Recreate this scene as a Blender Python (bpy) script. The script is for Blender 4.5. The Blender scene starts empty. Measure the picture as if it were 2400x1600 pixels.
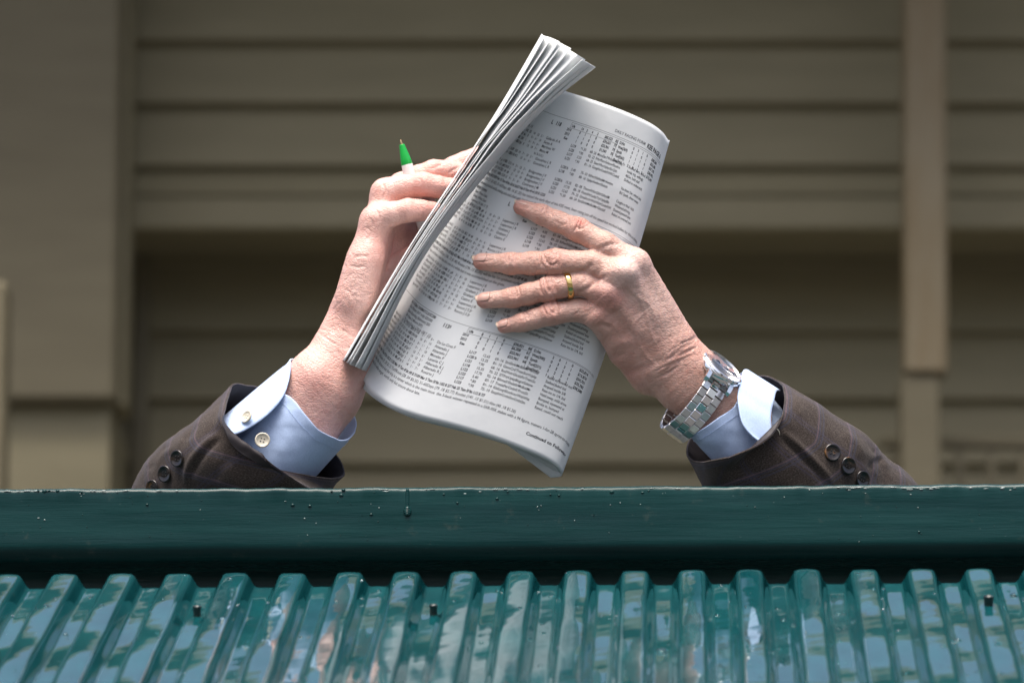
import bpy, bmesh, math, random
import numpy as np
from mathutils import Vector, Matrix

random.seed(7)
rng = np.random.default_rng(7)
R = math.radians
scene = bpy.context.scene
COL = scene.collection

# ------------------------------------------------------------------ camera
PITCH, YAW = R(12.0), R(1.81)
LENS, FPX, PPM = 200.0, 2400 * 200.0 / 36.0, 2.9       # focal length in photo pixels, photo pixels per millimetre
DIST = FPX / PPM                                       # millimetres from camera to the hands
CAM = np.array([0.0, 0.0, 1.60])
cd = bpy.data.cameras.new('camera')
cd.lens, cd.sensor_width, cd.clip_start, cd.clip_end = LENS, 36.0, 0.1, 500.0
cd.dof.use_dof, cd.dof.focus_distance, cd.dof.aperture_fstop = True, DIST / 1000.0, 8.6
camo = bpy.data.objects.new('camera', cd)
camo.location = CAM
camo.rotation_euler = (math.pi / 2 + PITCH, 0, YAW)
COL.objects.link(camo)
scene.camera = camo
M3 = np.array(Matrix.Rotation(YAW, 3, 'Z') @ Matrix.Rotation(math.pi / 2 + PITCH, 3, 'X'))
RV, UV_, FV = M3[:, 0], M3[:, 1], -M3[:, 2]            # camera right, up, forward in the world

# ------------------------------------------------------------------ sky, sun, exposure
SUN_EL, SUN_AZ = R(72), R(195)                         # azimuth clockwise from +Y
w = bpy.data.worlds.new('World'); scene.world = w; w.use_nodes = True
nt = w.node_tree
sky = nt.nodes.new('ShaderNodeTexSky'); sky.sky_type = 'NISHITA'; sky.sun_disc = False
sky.sun_elevation, sky.sun_rotation = SUN_EL, SUN_AZ
sky.air_density, sky.dust_density, sky.ozone_density = 0.7, 7.0, 0.3
bg = nt.nodes['Background']; bg.inputs['Strength'].default_value = 0.10
nt.links.new(sky.outputs[0], bg.inputs[0])
sd = bpy.data.lights.new('sun', 'SUN'); sd.energy, sd.angle, sd.color = 1.5, R(42), (1.0, 0.97, 0.93)
so = bpy.data.objects.new('sun', sd); COL.objects.link(so)
sdir = Vector((math.sin(SUN_AZ) * math.cos(SUN_EL), math.cos(SUN_AZ) * math.cos(SUN_EL), math.sin(SUN_EL)))
so.rotation_euler = sdir.to_track_quat('Z', 'Y').to_euler()
so.location = (0, 0, 12)
scene.view_settings.view_transform = 'Standard'
scene.view_settings.look = 'None'
scene.view_settings.exposure = 1.52
scene.view_settings.gamma = 1.0
scene.view_settings.use_curve_mapping = False

# ------------------------------------------------------------------ coordinates
def L(px, py, dep=0.0):
    """photo pixel + depth (mm behind the focal plane, negative = nearer) -> camera-aligned millimetres"""
    k = 1.0 + dep / DIST
    return np.array([(px - 1200.0) / PPM * k, dep, (800.0 - py) / PPM * k])
def toW(v):
    v = np.atleast_2d(np.asarray(v, float)) / 1000.0
    return CAM + v[:, :1] * RV + (v[:, 1:2] + DIST / 1000.0) * FV + v[:, 2:3] * UV_
def fromW(p):
    q = np.atleast_2d(np.asarray(p, float)) - CAM
    return np.stack([q @ RV, q @ FV - DIST / 1000.0, q @ UV_], 1) * 1000.0
def pxof(v):
    k = 1.0 + v[:, 1] / DIST
    return 1200.0 + v[:, 0] / k * PPM, 800.0 - v[:, 2] / k * PPM
def zoom(x0, y0, f):
    return lambda zx, zy, d=0.0: (x0 + zx / f, y0 + zy / f, d)
z1, z2, z3, z4 = zoom(700, 300, 2.24), zoom(1050, 430, 2.751), zoom(1500, 750, 3.36), zoom(280, 780, 3.794)
z8, z9 = zoom(1050, 430, 4.237), zoom(1350, 500, 3.92)
zd = zoom(0, 0, 2352 / 2400.0)
def LL(t): return L(*t)
def nrm(v): v = np.asarray(v, float); return v / np.linalg.norm(v)

# ------------------------------------------------------------------ object helpers
def ob_from(name, verts, faces, mat, parent=None, smooth=True, uvs=None, origin=None):
    verts = np.asarray(verts, float)
    if parent is not None: o0 = np.array(parent['_abs'])
    elif origin is not None: o0 = np.asarray(origin, float)
    else:
        lo, hi = verts.min(0), verts.max(0); o0 = np.array([(lo[0] + hi[0]) / 2, (lo[1] + hi[1]) / 2, lo[2]])
    me = bpy.data.meshes.new(name)
    me.from_pydata((verts - o0).tolist(), [], [list(map(int, f)) for f in faces])
    if smooth: me.polygons.foreach_set('use_smooth', [True] * len(me.polygons))
    if uvs is not None:
        ul = me.uv_layers.new(name='uv')
        li = np.empty(len(me.loops), int); me.loops.foreach_get('vertex_index', li)
        ul.data.foreach_set('uv', np.asarray(uvs, float)[li].ravel())
    me.update()
    if mat is not None: me.materials.append(mat)
    o = bpy.data.objects.new(name, me); COL.objects.link(o)
    if parent is not None: o.parent = parent
    else: o.location = o0
    o['_abs'] = o0.tolist()
    return o
def thing(name, label, cat, loc, group=None):
    o = bpy.data.objects.new(name, None); COL.objects.link(o)
    o.location = loc; o['_abs'] = list(map(float, loc)); o.empty_display_size = 0.02
    o['label'], o['category'] = label, cat
    if group: o['group'] = group
    return o
def tag(o, label, cat, group=None):
    o['label'], o['category'] = label, cat
    if group: o['group'] = group
    return o
def grid_faces(n, m, close_u=False):
    f = []
    for i in range(n - 1):
        for j in range(m if close_u else m - 1):
            j2 = (j + 1) % m
            f.append((i * m + j, i * m + j2, (i + 1) * m + j2, (i + 1) * m + j))
    return f
def solid(o, t, off=0.0):
    md = o.modifiers.new('thick', 'SOLIDIFY'); md.thickness = t; md.offset = off; md.use_even_offset = False
    return o
def catmull(P, n, closed=False):
    P = np.asarray(P, float); m = len(P)
    if closed: Q = np.vstack([P[-1], P, P[0], P[1]]); segs = m
    else: Q = np.vstack([2 * P[0] - P[1], P, 2 * P[-1] - P[-2]]); segs = m - 1
    t = np.linspace(0, segs, n, endpoint=not closed)
    i = np.minimum(t.astype(int), segs - 1); u = (t - i)[:, None]
    a, b, c, d = Q[i], Q[i + 1], Q[i + 2], Q[i + 3]
    return 0.5 * (2 * b + (c - a) * u + (2 * a - 5 * b + 4 * c - d) * u ** 2 + (3 * b - a - 3 * c + d) * u ** 3)
def arc_resample(P, n):
    s = np.r_[0, np.cumsum(np.linalg.norm(np.diff(P, axis=0), axis=1))]
    t = np.linspace(0, s[-1], n)
    return np.stack([np.interp(t, s, P[:, k]) for k in range(P.shape[1])], 1), s[-1]
def box_vf(cx, sx, sy, sz, ax=None, bev=0.0):
    """bevelled box around centre cx, half sizes, axes rows ax; returns verts, faces"""
    bm = bmesh.new(); bmesh.ops.create_cube(bm, size=2.0)
    for v in bm.verts: v.co = Vector((v.co.x * sx, v.co.y * sy, v.co.z * sz))
    if bev > 0: bmesh.ops.bevel(bm, geom=list(bm.edges), offset=bev, segments=1, affect='EDGES')
    V = np.array([v.co[:] for v in bm.verts]); F = []
    bm.verts.index_update()
    F = [[v.index for v in f.verts] for f in bm.faces]; bm.free()
    if ax is not None: V = V @ np.asarray(ax)
    return V + np.asarray(cx), F
def lathe(prof, c, ax, n=40, ref=None, sq=None):
    """profile [(r, h)] turned about axis ax through c"""
    ax = nrm(ax); ref = np.array([0.3, 1, 0.2]) if ref is None else np.asarray(ref, float)
    e1 = nrm(ref - ax * (ref @ ax)); e2 = np.cross(ax, e1)
    th = np.linspace(0, 2 * np.pi, n, endpoint=False)
    V = np.vstack([c + ax * h + r * (np.cos(th)[:, None] * e1 + np.sin(th)[:, None] * e2) for r, h in prof])
    F = grid_faces(len(prof), n, True)
    F.append(list(range(n))[::-1]); k = (len(prof) - 1) * n; F.append([k + i for i in range(n)])
    return V, F
def vnormals(V, F):
    F = np.asarray(F); N = np.zeros_like(V)
    fn = np.cross(V[F[:, 2]] - V[F[:, 0]], V[F[:, 3]] - V[F[:, 1]])
    for k in range(4): np.add.at(N, F[:, k], fn)
    return N / np.maximum(np.linalg.norm(N, axis=1, keepdims=True), 1e-9)
def fnoise(P, scale, seed, oct=3):
    """smooth pseudo noise as a sum of random plane waves, about -1..1"""
    r = np.random.default_rng(seed); out = np.zeros(len(P)); amp = 1.0; tot = 0
    for o in range(oct):
        for _ in range(6):
            d = r.normal(size=3); d /= np.linalg.norm(d)
            out += amp * np.sin(P @ d * (2 * np.pi / scale * (2 ** o) * r.uniform(.7, 1.3)) + r.uniform(0, 6.28)) / 2.4
        tot += amp; amp *= 0.5
    return out / tot

# ------------------------------------------------------------------ materials
class Mat:
    def __init__(s, name):
        s.m = bpy.data.materials.new(name); s.m.use_nodes = True
        s.t = s.m.node_tree; s.b = s.t.nodes['Principled BSDF']
    def n(s, typ, **kw):
        nd = s.t.nodes.new(typ)
        for k, v in kw.items():
            if k.startswith('_'): setattr(nd, k[1:], v)
            else: nd.inputs[k.replace('__', ' ')].default_value = v
        return nd
    def l(s, a, b): s.t.links.new(a, b); return b
    def set(s, **kw):
        for k, v in kw.items():
            s.b.inputs[k.replace('__', ' ')].default_value = v
        return s
    def noise(s, vec, scale, detail=3, rough=.5):
        nd = s.n('ShaderNodeTexNoise', Scale=scale, Detail=detail, Roughness=rough)
        if vec is not None: s.l(vec, nd.inputs['Vector'])
        return nd.outputs['Fac']
    def ramp(s, fac, stops):
        nd = s.n('ShaderNodeValToRGB'); cr = nd.color_ramp
        while len(cr.elements) < len(stops): cr.elements.new(0.5)
        for e, (p, c) in zip(cr.elements, stops):
            e.position = p; e.color = (*c, 1) if len(c) == 3 else c
        s.l(fac, nd.inputs['Fac']); return nd.outputs['Color']
    def math(s, op, a, b=None, c=None):
        nd = s.n('ShaderNodeMath', _operation=op)
        for i, x in enumerate((a, b, c)):
            if x is None: continue
            if isinstance(x, (int, float)): nd.inputs[i].default_value = x
            else: s.l(x, nd.inputs[i])
        return nd.outputs[0]
    def mix(s, fac, a, b, blend='MIX'):
        nd = s.n('ShaderNodeMix', _data_type='RGBA', _blend_type=blend)
        for i, x in ((0, fac), (6, a), (7, b)):
            if isinstance(x, (int, float)): nd.inputs[i].default_value = x
            elif isinstance(x, tuple): nd.inputs[i].default_value = (*x, 1)
            else: s.l(x, nd.inputs[i])
        return nd.outputs[2]
    def bump(s, h, strength, dist, normal=None):
        nd = s.n('ShaderNodeBump', Strength=strength, Distance=dist)
        s.l(h, nd.inputs['Height'])
        if normal is not None: s.l(normal, nd.inputs['Normal'])
        return nd.outputs['Normal']
    def coords(s, scale=(1, 1, 1), kind='Object', rot=(0, 0, 0)):
        tc = s.n('ShaderNodeTexCoord'); mp = s.n('ShaderNodeMapping')
        mp.inputs['Scale'].default_value = scale; mp.inputs['Rotation'].default_value = rot
        s.l(tc.outputs[kind], mp.inputs['Vector']); return mp.outputs['Vector']
    def color(s, c): s.l(c, s.b.inputs['Base Color']); return s
    def normal(s, n): s.l(n, s.b.inputs['Normal']); return s
    def attr(s, name):
        nd = s.n('ShaderNodeAttribute', _attribute_name=name); return nd.outputs['Fac']

def mat_plain(name, col, rough=.5, metal=0.0, var=0.12, scale=60, bump=0.0):
    m = Mat(name); m.set(Roughness=rough, Metallic=metal)
    f = m.noise(m.coords(), scale, 4)
    m.color(m.ramp(f, [(.3, tuple(c * (1 - var) for c in col)), (.7, tuple(min(1, c * (1 + var)) for c in col))]))
    if bump: m.normal(m.bump(f, bump, .001))
    return m.m

# teal paint (roof and rail)
def teal(name, lo, hi, rough, stretch, bumpd, bscale):
    m = Mat(name)
    v = m.coords(stretch)
    f = m.noise(v, 30, 5, .6)
    c = m.ramp(f, [(.3, lo), (.7, hi)])
    g = m.noise(m.coords(), 220, 3)
    dirt = m.ramp(m.noise(m.coords((1, 1, 1)), 45, 6, .7), [(.62, (0, 0, 0)), (.72, (1, 1, 1))])
    c = m.mix(m.math('MULTIPLY', dirt, .22), c, (.09, .10, .08))
    spk = m.ramp(m.noise(m.coords((.5, 1, 1)), 420, 3, .7), [(.70, (0, 0, 0)), (.76, (1, 1, 1))])
    c = m.mix(m.math('MULTIPLY', spk, .30), c, (.16, .22, .21))
    m.color(c)
    m.l(m.ramp(f, [(.3, (rough * .8,) * 3), (.7, (rough * 1.35,) * 3)]), m.b.inputs['Roughness'])
    h = m.noise(m.coords(stretch), bscale, 4, .6)
    m.normal(m.bump(h, .6, bumpd, m.bump(g, .15, bumpd * .5)))
    return m
M_ROOF = teal('roof_paint', (.0022, .037, .043), (.0045, .063, .070), .05, (1, .25, 1), .00010, 38)
M_ROOF.set(Specular__IOR__Level=.5, Coat__Weight=.12, Coat__Roughness=.05)
M_RAIL = teal('rail_paint', (.0015, .020, .021), (.0038, .036, .035), .24, (.10, 1, 1.6), .0006, 120)
M_RAIL.set(Specular__IOR__Level=.20)
M_ROOF, M_RAIL = M_ROOF.m, M_RAIL.m

# siding
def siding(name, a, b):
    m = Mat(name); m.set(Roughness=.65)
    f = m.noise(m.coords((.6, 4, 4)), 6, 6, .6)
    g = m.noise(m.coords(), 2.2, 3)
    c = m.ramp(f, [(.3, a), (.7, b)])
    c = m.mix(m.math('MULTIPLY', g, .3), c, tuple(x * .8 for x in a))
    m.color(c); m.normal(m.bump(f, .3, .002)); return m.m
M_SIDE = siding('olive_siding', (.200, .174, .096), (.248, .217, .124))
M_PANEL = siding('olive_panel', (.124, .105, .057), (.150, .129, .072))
M_POST = Mat('post_paint'); M_POST.set(Roughness=.6)
_f = M_POST.noise(M_POST.coords((3, 3, .6)), 5, 5, .65)
M_POST.color(M_POST.ramp(_f, [(.35, (.20, .166, .098)), (.58, (.172, .128, .062)), (.72, (.135, .078, .030))])); M_POST = M_POST.m
M_DARK = mat_plain('dark_wood', (.02, .02, .018), .8)
M_ASPH = mat_plain('asphalt', (.055, .055, .055), .9, var=.3, scale=8)

# newspaper
m = Mat('newsprint'); m.set(Roughness=.75, Specular__IOR__Level=.25)
f = m.noise(m.coords(), 35, 6, .6)
g = m.noise(m.coords(), 900, 2)
c = m.ramp(f, [(.3, (.74, .765, .77)), (.7, (.80, .82, .82))])
m.color(c)
h2 = m.noise(m.coords(), 28, 3)
m.normal(m.bump(g, .12, .0003, m.bump(h2, .25, .004)))
m.set(Transmission__Weight=0.0)
tr = m.n('ShaderNodeBsdfTranslucent'); m.l(c, tr.inputs['Color'])
mx = m.n('ShaderNodeMixShader'); mx.inputs[0].default_value = .22
out = m.t.nodes['Material Output']
m.l(m.b.outputs[0], mx.inputs[1]); m.l(tr.outputs[0], mx.inputs[2]); m.l(mx.outputs[0], out.inputs['Surface'])
M_PAPER = m.m
M_INK = mat_plain('black_ink', (.028, .030, .033), .8, var=.4, scale=300)
M_INK2 = mat_plain('grey_ink', (.085, .088, .092), .8, var=.3, scale=300)
M_RULE = M_INK2

# skin
def skin(name, base, lo, red, bright):
    m = Mat(name)
    v = m.coords()
    n1 = m.noise(v, 70, 4, .6); n2 = m.noise(v, 420, 3, .6); n3 = m.noise(v, 160, 4, .65)
    c = m.ramp(n1, [(.28, lo), (.72, base)])
    c = m.mix(m.math('MULTIPLY', m.ramp(n3, [(.52, (0, 0, 0)), (.78, (1, 1, 1))]), .35), c, red)
    c = m.mix(m.attr('red'), c, red)
    c = m.mix(m.attr('pale'), c, bright)
    c = m.mix(m.math('MULTIPLY', m.ramp(n2, [(.55, (0, 0, 0)), (.8, (1, 1, 1))]), .22), c, tuple(x * .62 for x in lo))
    m.color(c)
    m.set(Roughness=.43, Specular__IOR__Level=.5, Subsurface__Weight=.16, Subsurface__Scale=.0035, Subsurface__Radius=(1.0, .36, .2))
    vo = m.n('ShaderNodeTexVoronoi', Scale=520.0, _feature='DISTANCE_TO_EDGE'); m.l(v, vo.inputs['Vector'])
    fine = m.ramp(vo.outputs['Distance'], [(.0, (0, 0, 0)), (.22, (1, 1, 1))])
    vo2 = m.n('ShaderNodeTexVoronoi', Scale=230.0, _feature='DISTANCE_TO_EDGE'); m.l(m.coords((1, 1, 1.9)), vo2.inputs['Vector'])
    mid = m.ramp(vo2.outputs['Distance'], [(.0, (0, 0, 0)), (.16, (1, 1, 1))])
    b = m.bump(mid, .38, .0006)
    b = m.bump(fine, .25, .0003, b)
    b = m.bump(n3, .30, .0009, b)
    m.normal(b)
    return m.m
M_SKIN_R = skin('skin_tanned', (.62, .395, .325), (.50, .285, .220), (.50, .185, .145), (.73, .55, .49))
M_SKIN_L = skin('skin_pink', (.67, .415, .355), (.58, .325, .270), (.58, .225, .190), (.73, .53, .47))
m = Mat('nail'); m.set(Roughness=.28, Specular__IOR__Level=.5, Subsurface__Weight=.1, Subsurface__Scale=.003)
m.color(m.mix(m.attr('pale'), (.54, .32, .265), (.60, .50, .38))); M_NAIL = m.m

# cloth
def plaid(name):
    m = Mat(name); m.set(Roughness=.95, Specular__IOR__Level=.12, Sheen__Weight=.12, Sheen__Roughness=.5)
    tc = m.n('ShaderNodeTexCoord'); uv = tc.outputs['UV']
    sep = m.n('ShaderNodeSeparateXYZ'); m.l(uv, sep.inputs[0])
    u, vv = sep.outputs[0], sep.outputs[1]
    wv = m.noise(uv, .75, 4, .8)
    base = m.ramp(wv, [(.30, (.010, .0075, .006)), (.5, (.042, .032, .027)), (.70, (.112, .090, .078))])
    def stripe(x, period, offs, wdt):
        fr = m.math('FRACT', m.math('ADD', m.math('DIVIDE', x, period), offs))
        return m.math('LESS_THAN', m.math('ABSOLUTE', m.math('SUBTRACT', fr, .5)), wdt)
    def stripes(x, p, o):
        a = m.math('MULTIPLY', stripe(x, p, o, .13), stripe(x, p / 10.0, .2, .28))
        return a
    w2 = m.ramp(m.noise(uv, 2.6, 3, .8), [(.4, (.25, .25, .25)), (.62, (1, 1, 1))])
    c = m.mix(m.math('MULTIPLY', m.math('MULTIPLY', stripes(u, 33.0, .12), w2), .85), base, (.050, .044, .066))
    c = m.mix(m.math('MULTIPLY', m.math('MULTIPLY', stripes(vv, 33.0, .33), w2), .85), c, (.044, .047, .072))
    c = m.mix(m.math('MULTIPLY', m.math('MULTIPLY', stripe(vv, 33.0, .42, .02), w2), .8), c, (.13, .085, .10))
    m.color(c)
    # twill weave relief
    tw = m.math('SINE', m.math('MULTIPLY', m.math('ADD', u, vv), 5.2))
    m.normal(m.bump(m.math('ADD', m.math('MULTIPLY', tw, .25), wv), .6, .0006))
    return m.m
M_TWEED = plaid('plaid_wool')
M_LINING = mat_plain('dark_lining', (.012, .008, .010), .6)
m = Mat('blue_cotton'); m.set(Roughness=.8, Specular__IOR__Level=.2, Sheen__Weight=.15)
f = m.noise(m.coords(), 900, 2)
f2 = m.noise(m.coords(), 40, 4)
m.color(m.ramp(f, [(.35, (.36, .47, .67)), (.65, (.42, .53, .74))]))
m.normal(m.bump(f, .25, .0003, m.bump(f2, .25, .003))); M_SHIRT = m.m
M_PEARL = mat_plain('pearl_button', (.60, .56, .45), .25, var=.25, scale=120)
M_PEARL_DK = mat_plain('button_thread', (.12, .12, .11), .7)
m = Mat('horn_button'); m.set(Roughness=.16, Specular__IOR__Level=.6)
f = m.noise(m.coords(), 110, 4)
m.color(m.ramp(f, [(.50, (.008, .006, .006)), (.64, (.022, .014, .008)), (.82, (.20, .09, .02))])); M_HORN = m.m
M_HOLE = mat_plain('button_hole', (.004, .004, .004), .8)
M_STEEL = mat_plain('brushed_steel', (.72, .725, .73), .30, 1.0, .10, 300)
M_STEELP = mat_plain('polished_steel', (.85, .855, .86), .09, 1.0, .04, 100)
M_DIAL = mat_plain('watch_dial', (.16, .19, .21), .35, 0, .1, 200)
m = Mat('watch_glass'); m.set(Roughness=.03, IOR=1.5); m.set(Transmission__Weight=1.0)
m.color(m.ramp(m.noise(m.coords(), 50), [(0, (.95, .97, 1)), (1, (1, 1, 1))])); M_GLASS = m.m
M_GOLD = mat_plain('gold', (.83, .58, .22), .14, 1.0, .05, 200)
M_PENG = mat_plain('green_plastic', (.008, .36, .05), .28, 0, .05, 100)
M_PENW = mat_plain('white_plastic', (.78, .78, .76), .3, 0, .03, 100)
M_PENR = mat_plain('red_print', (.5, .03, .04), .5)
M_BRASS = mat_plain('brass', (.55, .38, .20), .25, 1.0, .1, 300)
m = Mat('water'); m.set(Roughness=.02, IOR=1.33); m.set(Transmission__Weight=1.0)
m.color(m.ramp(m.noise(m.coords(), 50), [(0, (.97, 1, 1)), (1, (1, 1, 1))])); M_WATER = m.m
M_CAP = mat_plain('dark_cap', (.006, .02, .02), .3)
M_FLAKE_GLINT = mat_plain('chip_and_highlight', (.30, .36, .345), .5, var=.4, scale=300)  # pale colour for chipped paint and for painted highlights of drops and edge

# ================================================================== SETTING
FH = np.array([-math.sin(YAW), math.cos(YAW), 0.0]); RH = np.array([math.cos(YAW), math.sin(YAW), 0.0]); ZH = np.array([0, 0, 1.0])
def BP(px, py, Y):
    d = FV + RV * (px - 1200.0) / FPX + UV_ * (800.0 - py) / FPX
    return CAM + d * (Y / (d @ FH))
def bxz(px, py, Y):
    p = BP(px, py, Y) - CAM; return p @ RH, p[2] + CAM[2]
def bbox_b(x0, x1, y0, y1, za, zb, bev=0.0):
    """box in the building frame: sideways x, forward y, height z"""
    c = np.array([CAM[0], CAM[1], 0]) + RH * (x0 + x1) / 2 + FH * (y0 + y1) / 2 + ZH * (za + zb) / 2
    return box_vf(c, abs(x1 - x0) / 2, abs(y1 - y0) / 2, abs(zb - za) / 2, np.array([RH, FH, ZH]), bev)

V, F = box_vf((0, 12, -0.05), 60, 60, .05)
g = ob_from('ground', V, F, M_ASPH, smooth=False); g['kind'] = 'structure'

# --- house behind, clad in lap siding
YW, YU = 9.10, 8.86
house = thing('house', 'olive house front of lap siding with an overhanging upper storey, behind the rail', 'house', (0, 9.1, 0))
V, F = bbox_b(-3.2, 3.2, YW + .03, YW + .25, 0.0, 4.55); ob_from('wall', V, F, M_SIDE, house, False)
def board(py0, py1, Y, mat=M_SIDE, proud=.030, lap=.012):
    za = bxz(1200, py1, Y)[1]; zb = bxz(1200, py0, Y)[1] + lap
    c0 = np.array([CAM[0], CAM[1], 0])
    prof = [(Y - proud, za), (Y - .003, zb), (Y + .012, zb), (Y + .012, za)]
    xs = (-2.6, 2.6)
    V = [c0 + RH * x + FH * y + ZH * z for x in xs for y, z in prof]
    F = [(0, 1, 5, 4), (1, 2, 6, 5), (2, 3, 7, 6), (3, 0, 4, 7), (3, 2, 1, 0), (4, 5, 6, 7)]
    ob_from('siding_board', V, F, mat, house, False)
lower = [545, 627, 785, 941, 1092, 1246, 1400, 1554, 1708]
for a, b in zip(lower[:-1], lower[1:]): board(a, b, YW)
upper = [-1196, -1052, -908, -764, -620, -476, -330, -185, -40, 105, 251, 397, 466]
for a, b in zip(upper[:-1], upper[1:]): board(a, b, YU)
x0, za = bxz(1200, 541, YU - .02); _, zb = bxz(1200, 465, YU - .02)
V, F = bbox_b(-2.6, 2.6, YU - .034, YU + .02, za, zb, .004); ob_from('frieze_board', V, F, M_SIDE, house, False)
V, F = bbox_b(-2.6, 2.6, YU + .022, YW + .03, za + .012, za + .03); ob_from('overhang_soffit', V, F, M_SIDE, house, False)
V, F = bbox_b(-3.2, 3.2, 8.00, 9.4, 4.56, 4.70, .01); ob_from('added_eave', V, F, M_PANEL, house, False)  # unseen slab, added to shade the wall and bound the sky mirrored in the roof
# corner trim beside the bay
xa, _ = bxz(322, 750, YW); xb, _ = bxz(356, 750, YW)
V, F = bbox_b(xa, xb, YW - .045, YW - .022, 0, za + .01); ob_from('corner_trim', V, F, M_PANEL, house, False)

# boxed bay on the left
xr, zbot = bxz(272, 938, 8.62); xl = bxz(22, 938, 8.62)[0]
bay = thing('wall_box', 'wide olive boxed column ending above the ground, left of the siding', 'column', tuple(BP(140, 938, 8.5)))
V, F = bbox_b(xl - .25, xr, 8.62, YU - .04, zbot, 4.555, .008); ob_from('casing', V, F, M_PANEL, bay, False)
V, F = bbox_b(xl - .25, xr - .012, 8.66, YW - .03, 1.0, zbot - .002); ob_from('base', V, F, M_SIDE, bay, False)
V, F = bbox_b(xl - .25, xr + .010, YU - .15, YU - .045, zbot + .01, 4.55); ob_from('side_trim', V, F, M_SIDE, bay, False)
xq = bxz(16, 900, 8.2)[0]; zq = bxz(16, 668, 8.2)[1]
V, F = bbox_b(xq - .07, xq, 8.17, 8.26, 0, zq, .006)
tag(ob_from('fence_post', V, F, M_PANEL, None, False), 'pale square post end standing before the wide olive boxed column', 'post')

# post on the right
xl, z1_ = bxz(2120, 873, 8.60); xr, _ = bxz(2222, 873, 8.60)
post = thing('porch_post', 'weathered tan porch post with rust stains in front of the siding', 'post', tuple(np.array([0, 0, 0]) + RH * (xl + xr) / 2 + FH * 8.63))
Vp, F = bbox_b(xl, xr, 8.60, 8.67, z1_, 4.557, .006)
Vp = Vp + RH * ((Vp[:, 2:3] - z1_) * .012); ob_from('shaft', Vp, F, M_POST, post, False)
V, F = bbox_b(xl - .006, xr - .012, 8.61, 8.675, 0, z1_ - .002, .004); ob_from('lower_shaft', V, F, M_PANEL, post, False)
# low pipe rail at the right with balusters
xa, zr = bxz(2250, 1032, 8.75); xe = bxz(2700, 1032, 8.75)[0]; xs_ = bxz(2060, 1032, 8.75)[0]
prail = thing('pipe_rail', 'olive pipe rail with short balusters in front of the far siding', 'railing', tuple(BP(2300, 1060, 8.75)))
V, F = bbox_b(xs_, xe, 8.74, 8.77, zr - .012, zr + .006, .004); ob_from('top_pipe', V, F, M_PANEL, prail, False)
V, F = bbox_b(xs_, xe, 8.745, 8.765, zr - .20, zr - .19, .003); ob_from('bottom_pipe', V, F, M_PANEL, prail, False)
x = xs_ + .02
while x < xe:
    V, F = bbox_b(x, x + .012, 8.747, 8.763, zr - .189, zr - .013); ob_from('baluster', V, F, M_PANEL, prail, False); x += .05

# --- green rail in front
pr = toW(L(1200, 1135.5, -55))[0]
RAIL_Y, RAIL_Z, RAIL_W, RAIL_H = pr[1], pr[2], .074, .0500
nx, XL, XR = 900, -0.75, 0.72
prof = []
rr = .0045
for cx, cz, a0 in ((RAIL_Y + rr, RAIL_Z - rr, 180), (RAIL_Y + RAIL_W - rr, RAIL_Z - rr, 90)):
    for k in range(7):
        t = R(a0 - 15 * k); prof.append((cx + rr * math.cos(t), cz + rr * math.sin(t)))
prof += [(RAIL_Y + RAIL_W, RAIL_Z - RAIL_H - .005), (RAIL_Y + RAIL_W - .003, RAIL_Z - RAIL_H - .008), (RAIL_Y + .0125, RAIL_Z - RAIL_H - .008), (RAIL_Y + .0100, RAIL_Z - RAIL_H - .0074),
         (RAIL_Y + .0018, RAIL_Z - RAIL_H - .0008), (RAIL_Y + .0006, RAIL_Z - RAIL_H + .0010), (RAIL_Y, RAIL_Z - RAIL_H + .0035)]
P2 = []
for i in range(len(prof)):
    a = np.array(prof[i]); b = np.array(prof[(i + 1) % len(prof)]); d = np.linalg.norm(b - a); k = max(1, int(d / .003))
    for j in range(k): P2.append(a + (b - a) * j / k)
P2 = np.array(P2); cen = np.array([RAIL_Y + RAIL_W / 2, RAIL_Z - RAIL_H / 2])
xs = np.linspace(XL, XR, nx)
VV = np.zeros((nx, len(P2), 3)); VV[:, :, 0] = xs[:, None]; VV[:, :, 1] = P2[None, :, 0]; VV[:, :, 2] = P2[None, :, 1]
V = VV.reshape(-1, 3)
front_top = np.exp(-(((V[:, 1] - RAIL_Y) / .007) ** 2 + ((V[:, 2] - RAIL_Z) / .007) ** 2))
sc = V * np.array([.35, 1, 1])
dn = .00030 * fnoise(sc, .05, 11, 3) + front_top * (.0009 * fnoise(V * np.array([1, .3, .3]), .035, 5, 4))
out_dir = np.stack([np.zeros(len(V)), V[:, 1] - cen[0], V[:, 2] - cen[1]], 1); out_dir /= np.linalg.norm(out_dir, axis=1, keepdims=True)
V = V + out_dir * dn[:, None]
V[:, 2] += -.0012 * np.sin((V[:, 0] - XL) * 2.1)
F = grid_faces(nx, len(P2), True); F.append(list(range(len(P2)))); F.append([(nx - 1) * len(P2) + i for i in range(len(P2))][::-1])
rail = thing('hand_rail', 'thick dark green painted wooden rail that the forearms rest on', 'railing', (0, RAIL_Y + .04, RAIL_Z - RAIL_H))
ob_from('beam', V, F, M_RAIL, rail)
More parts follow.
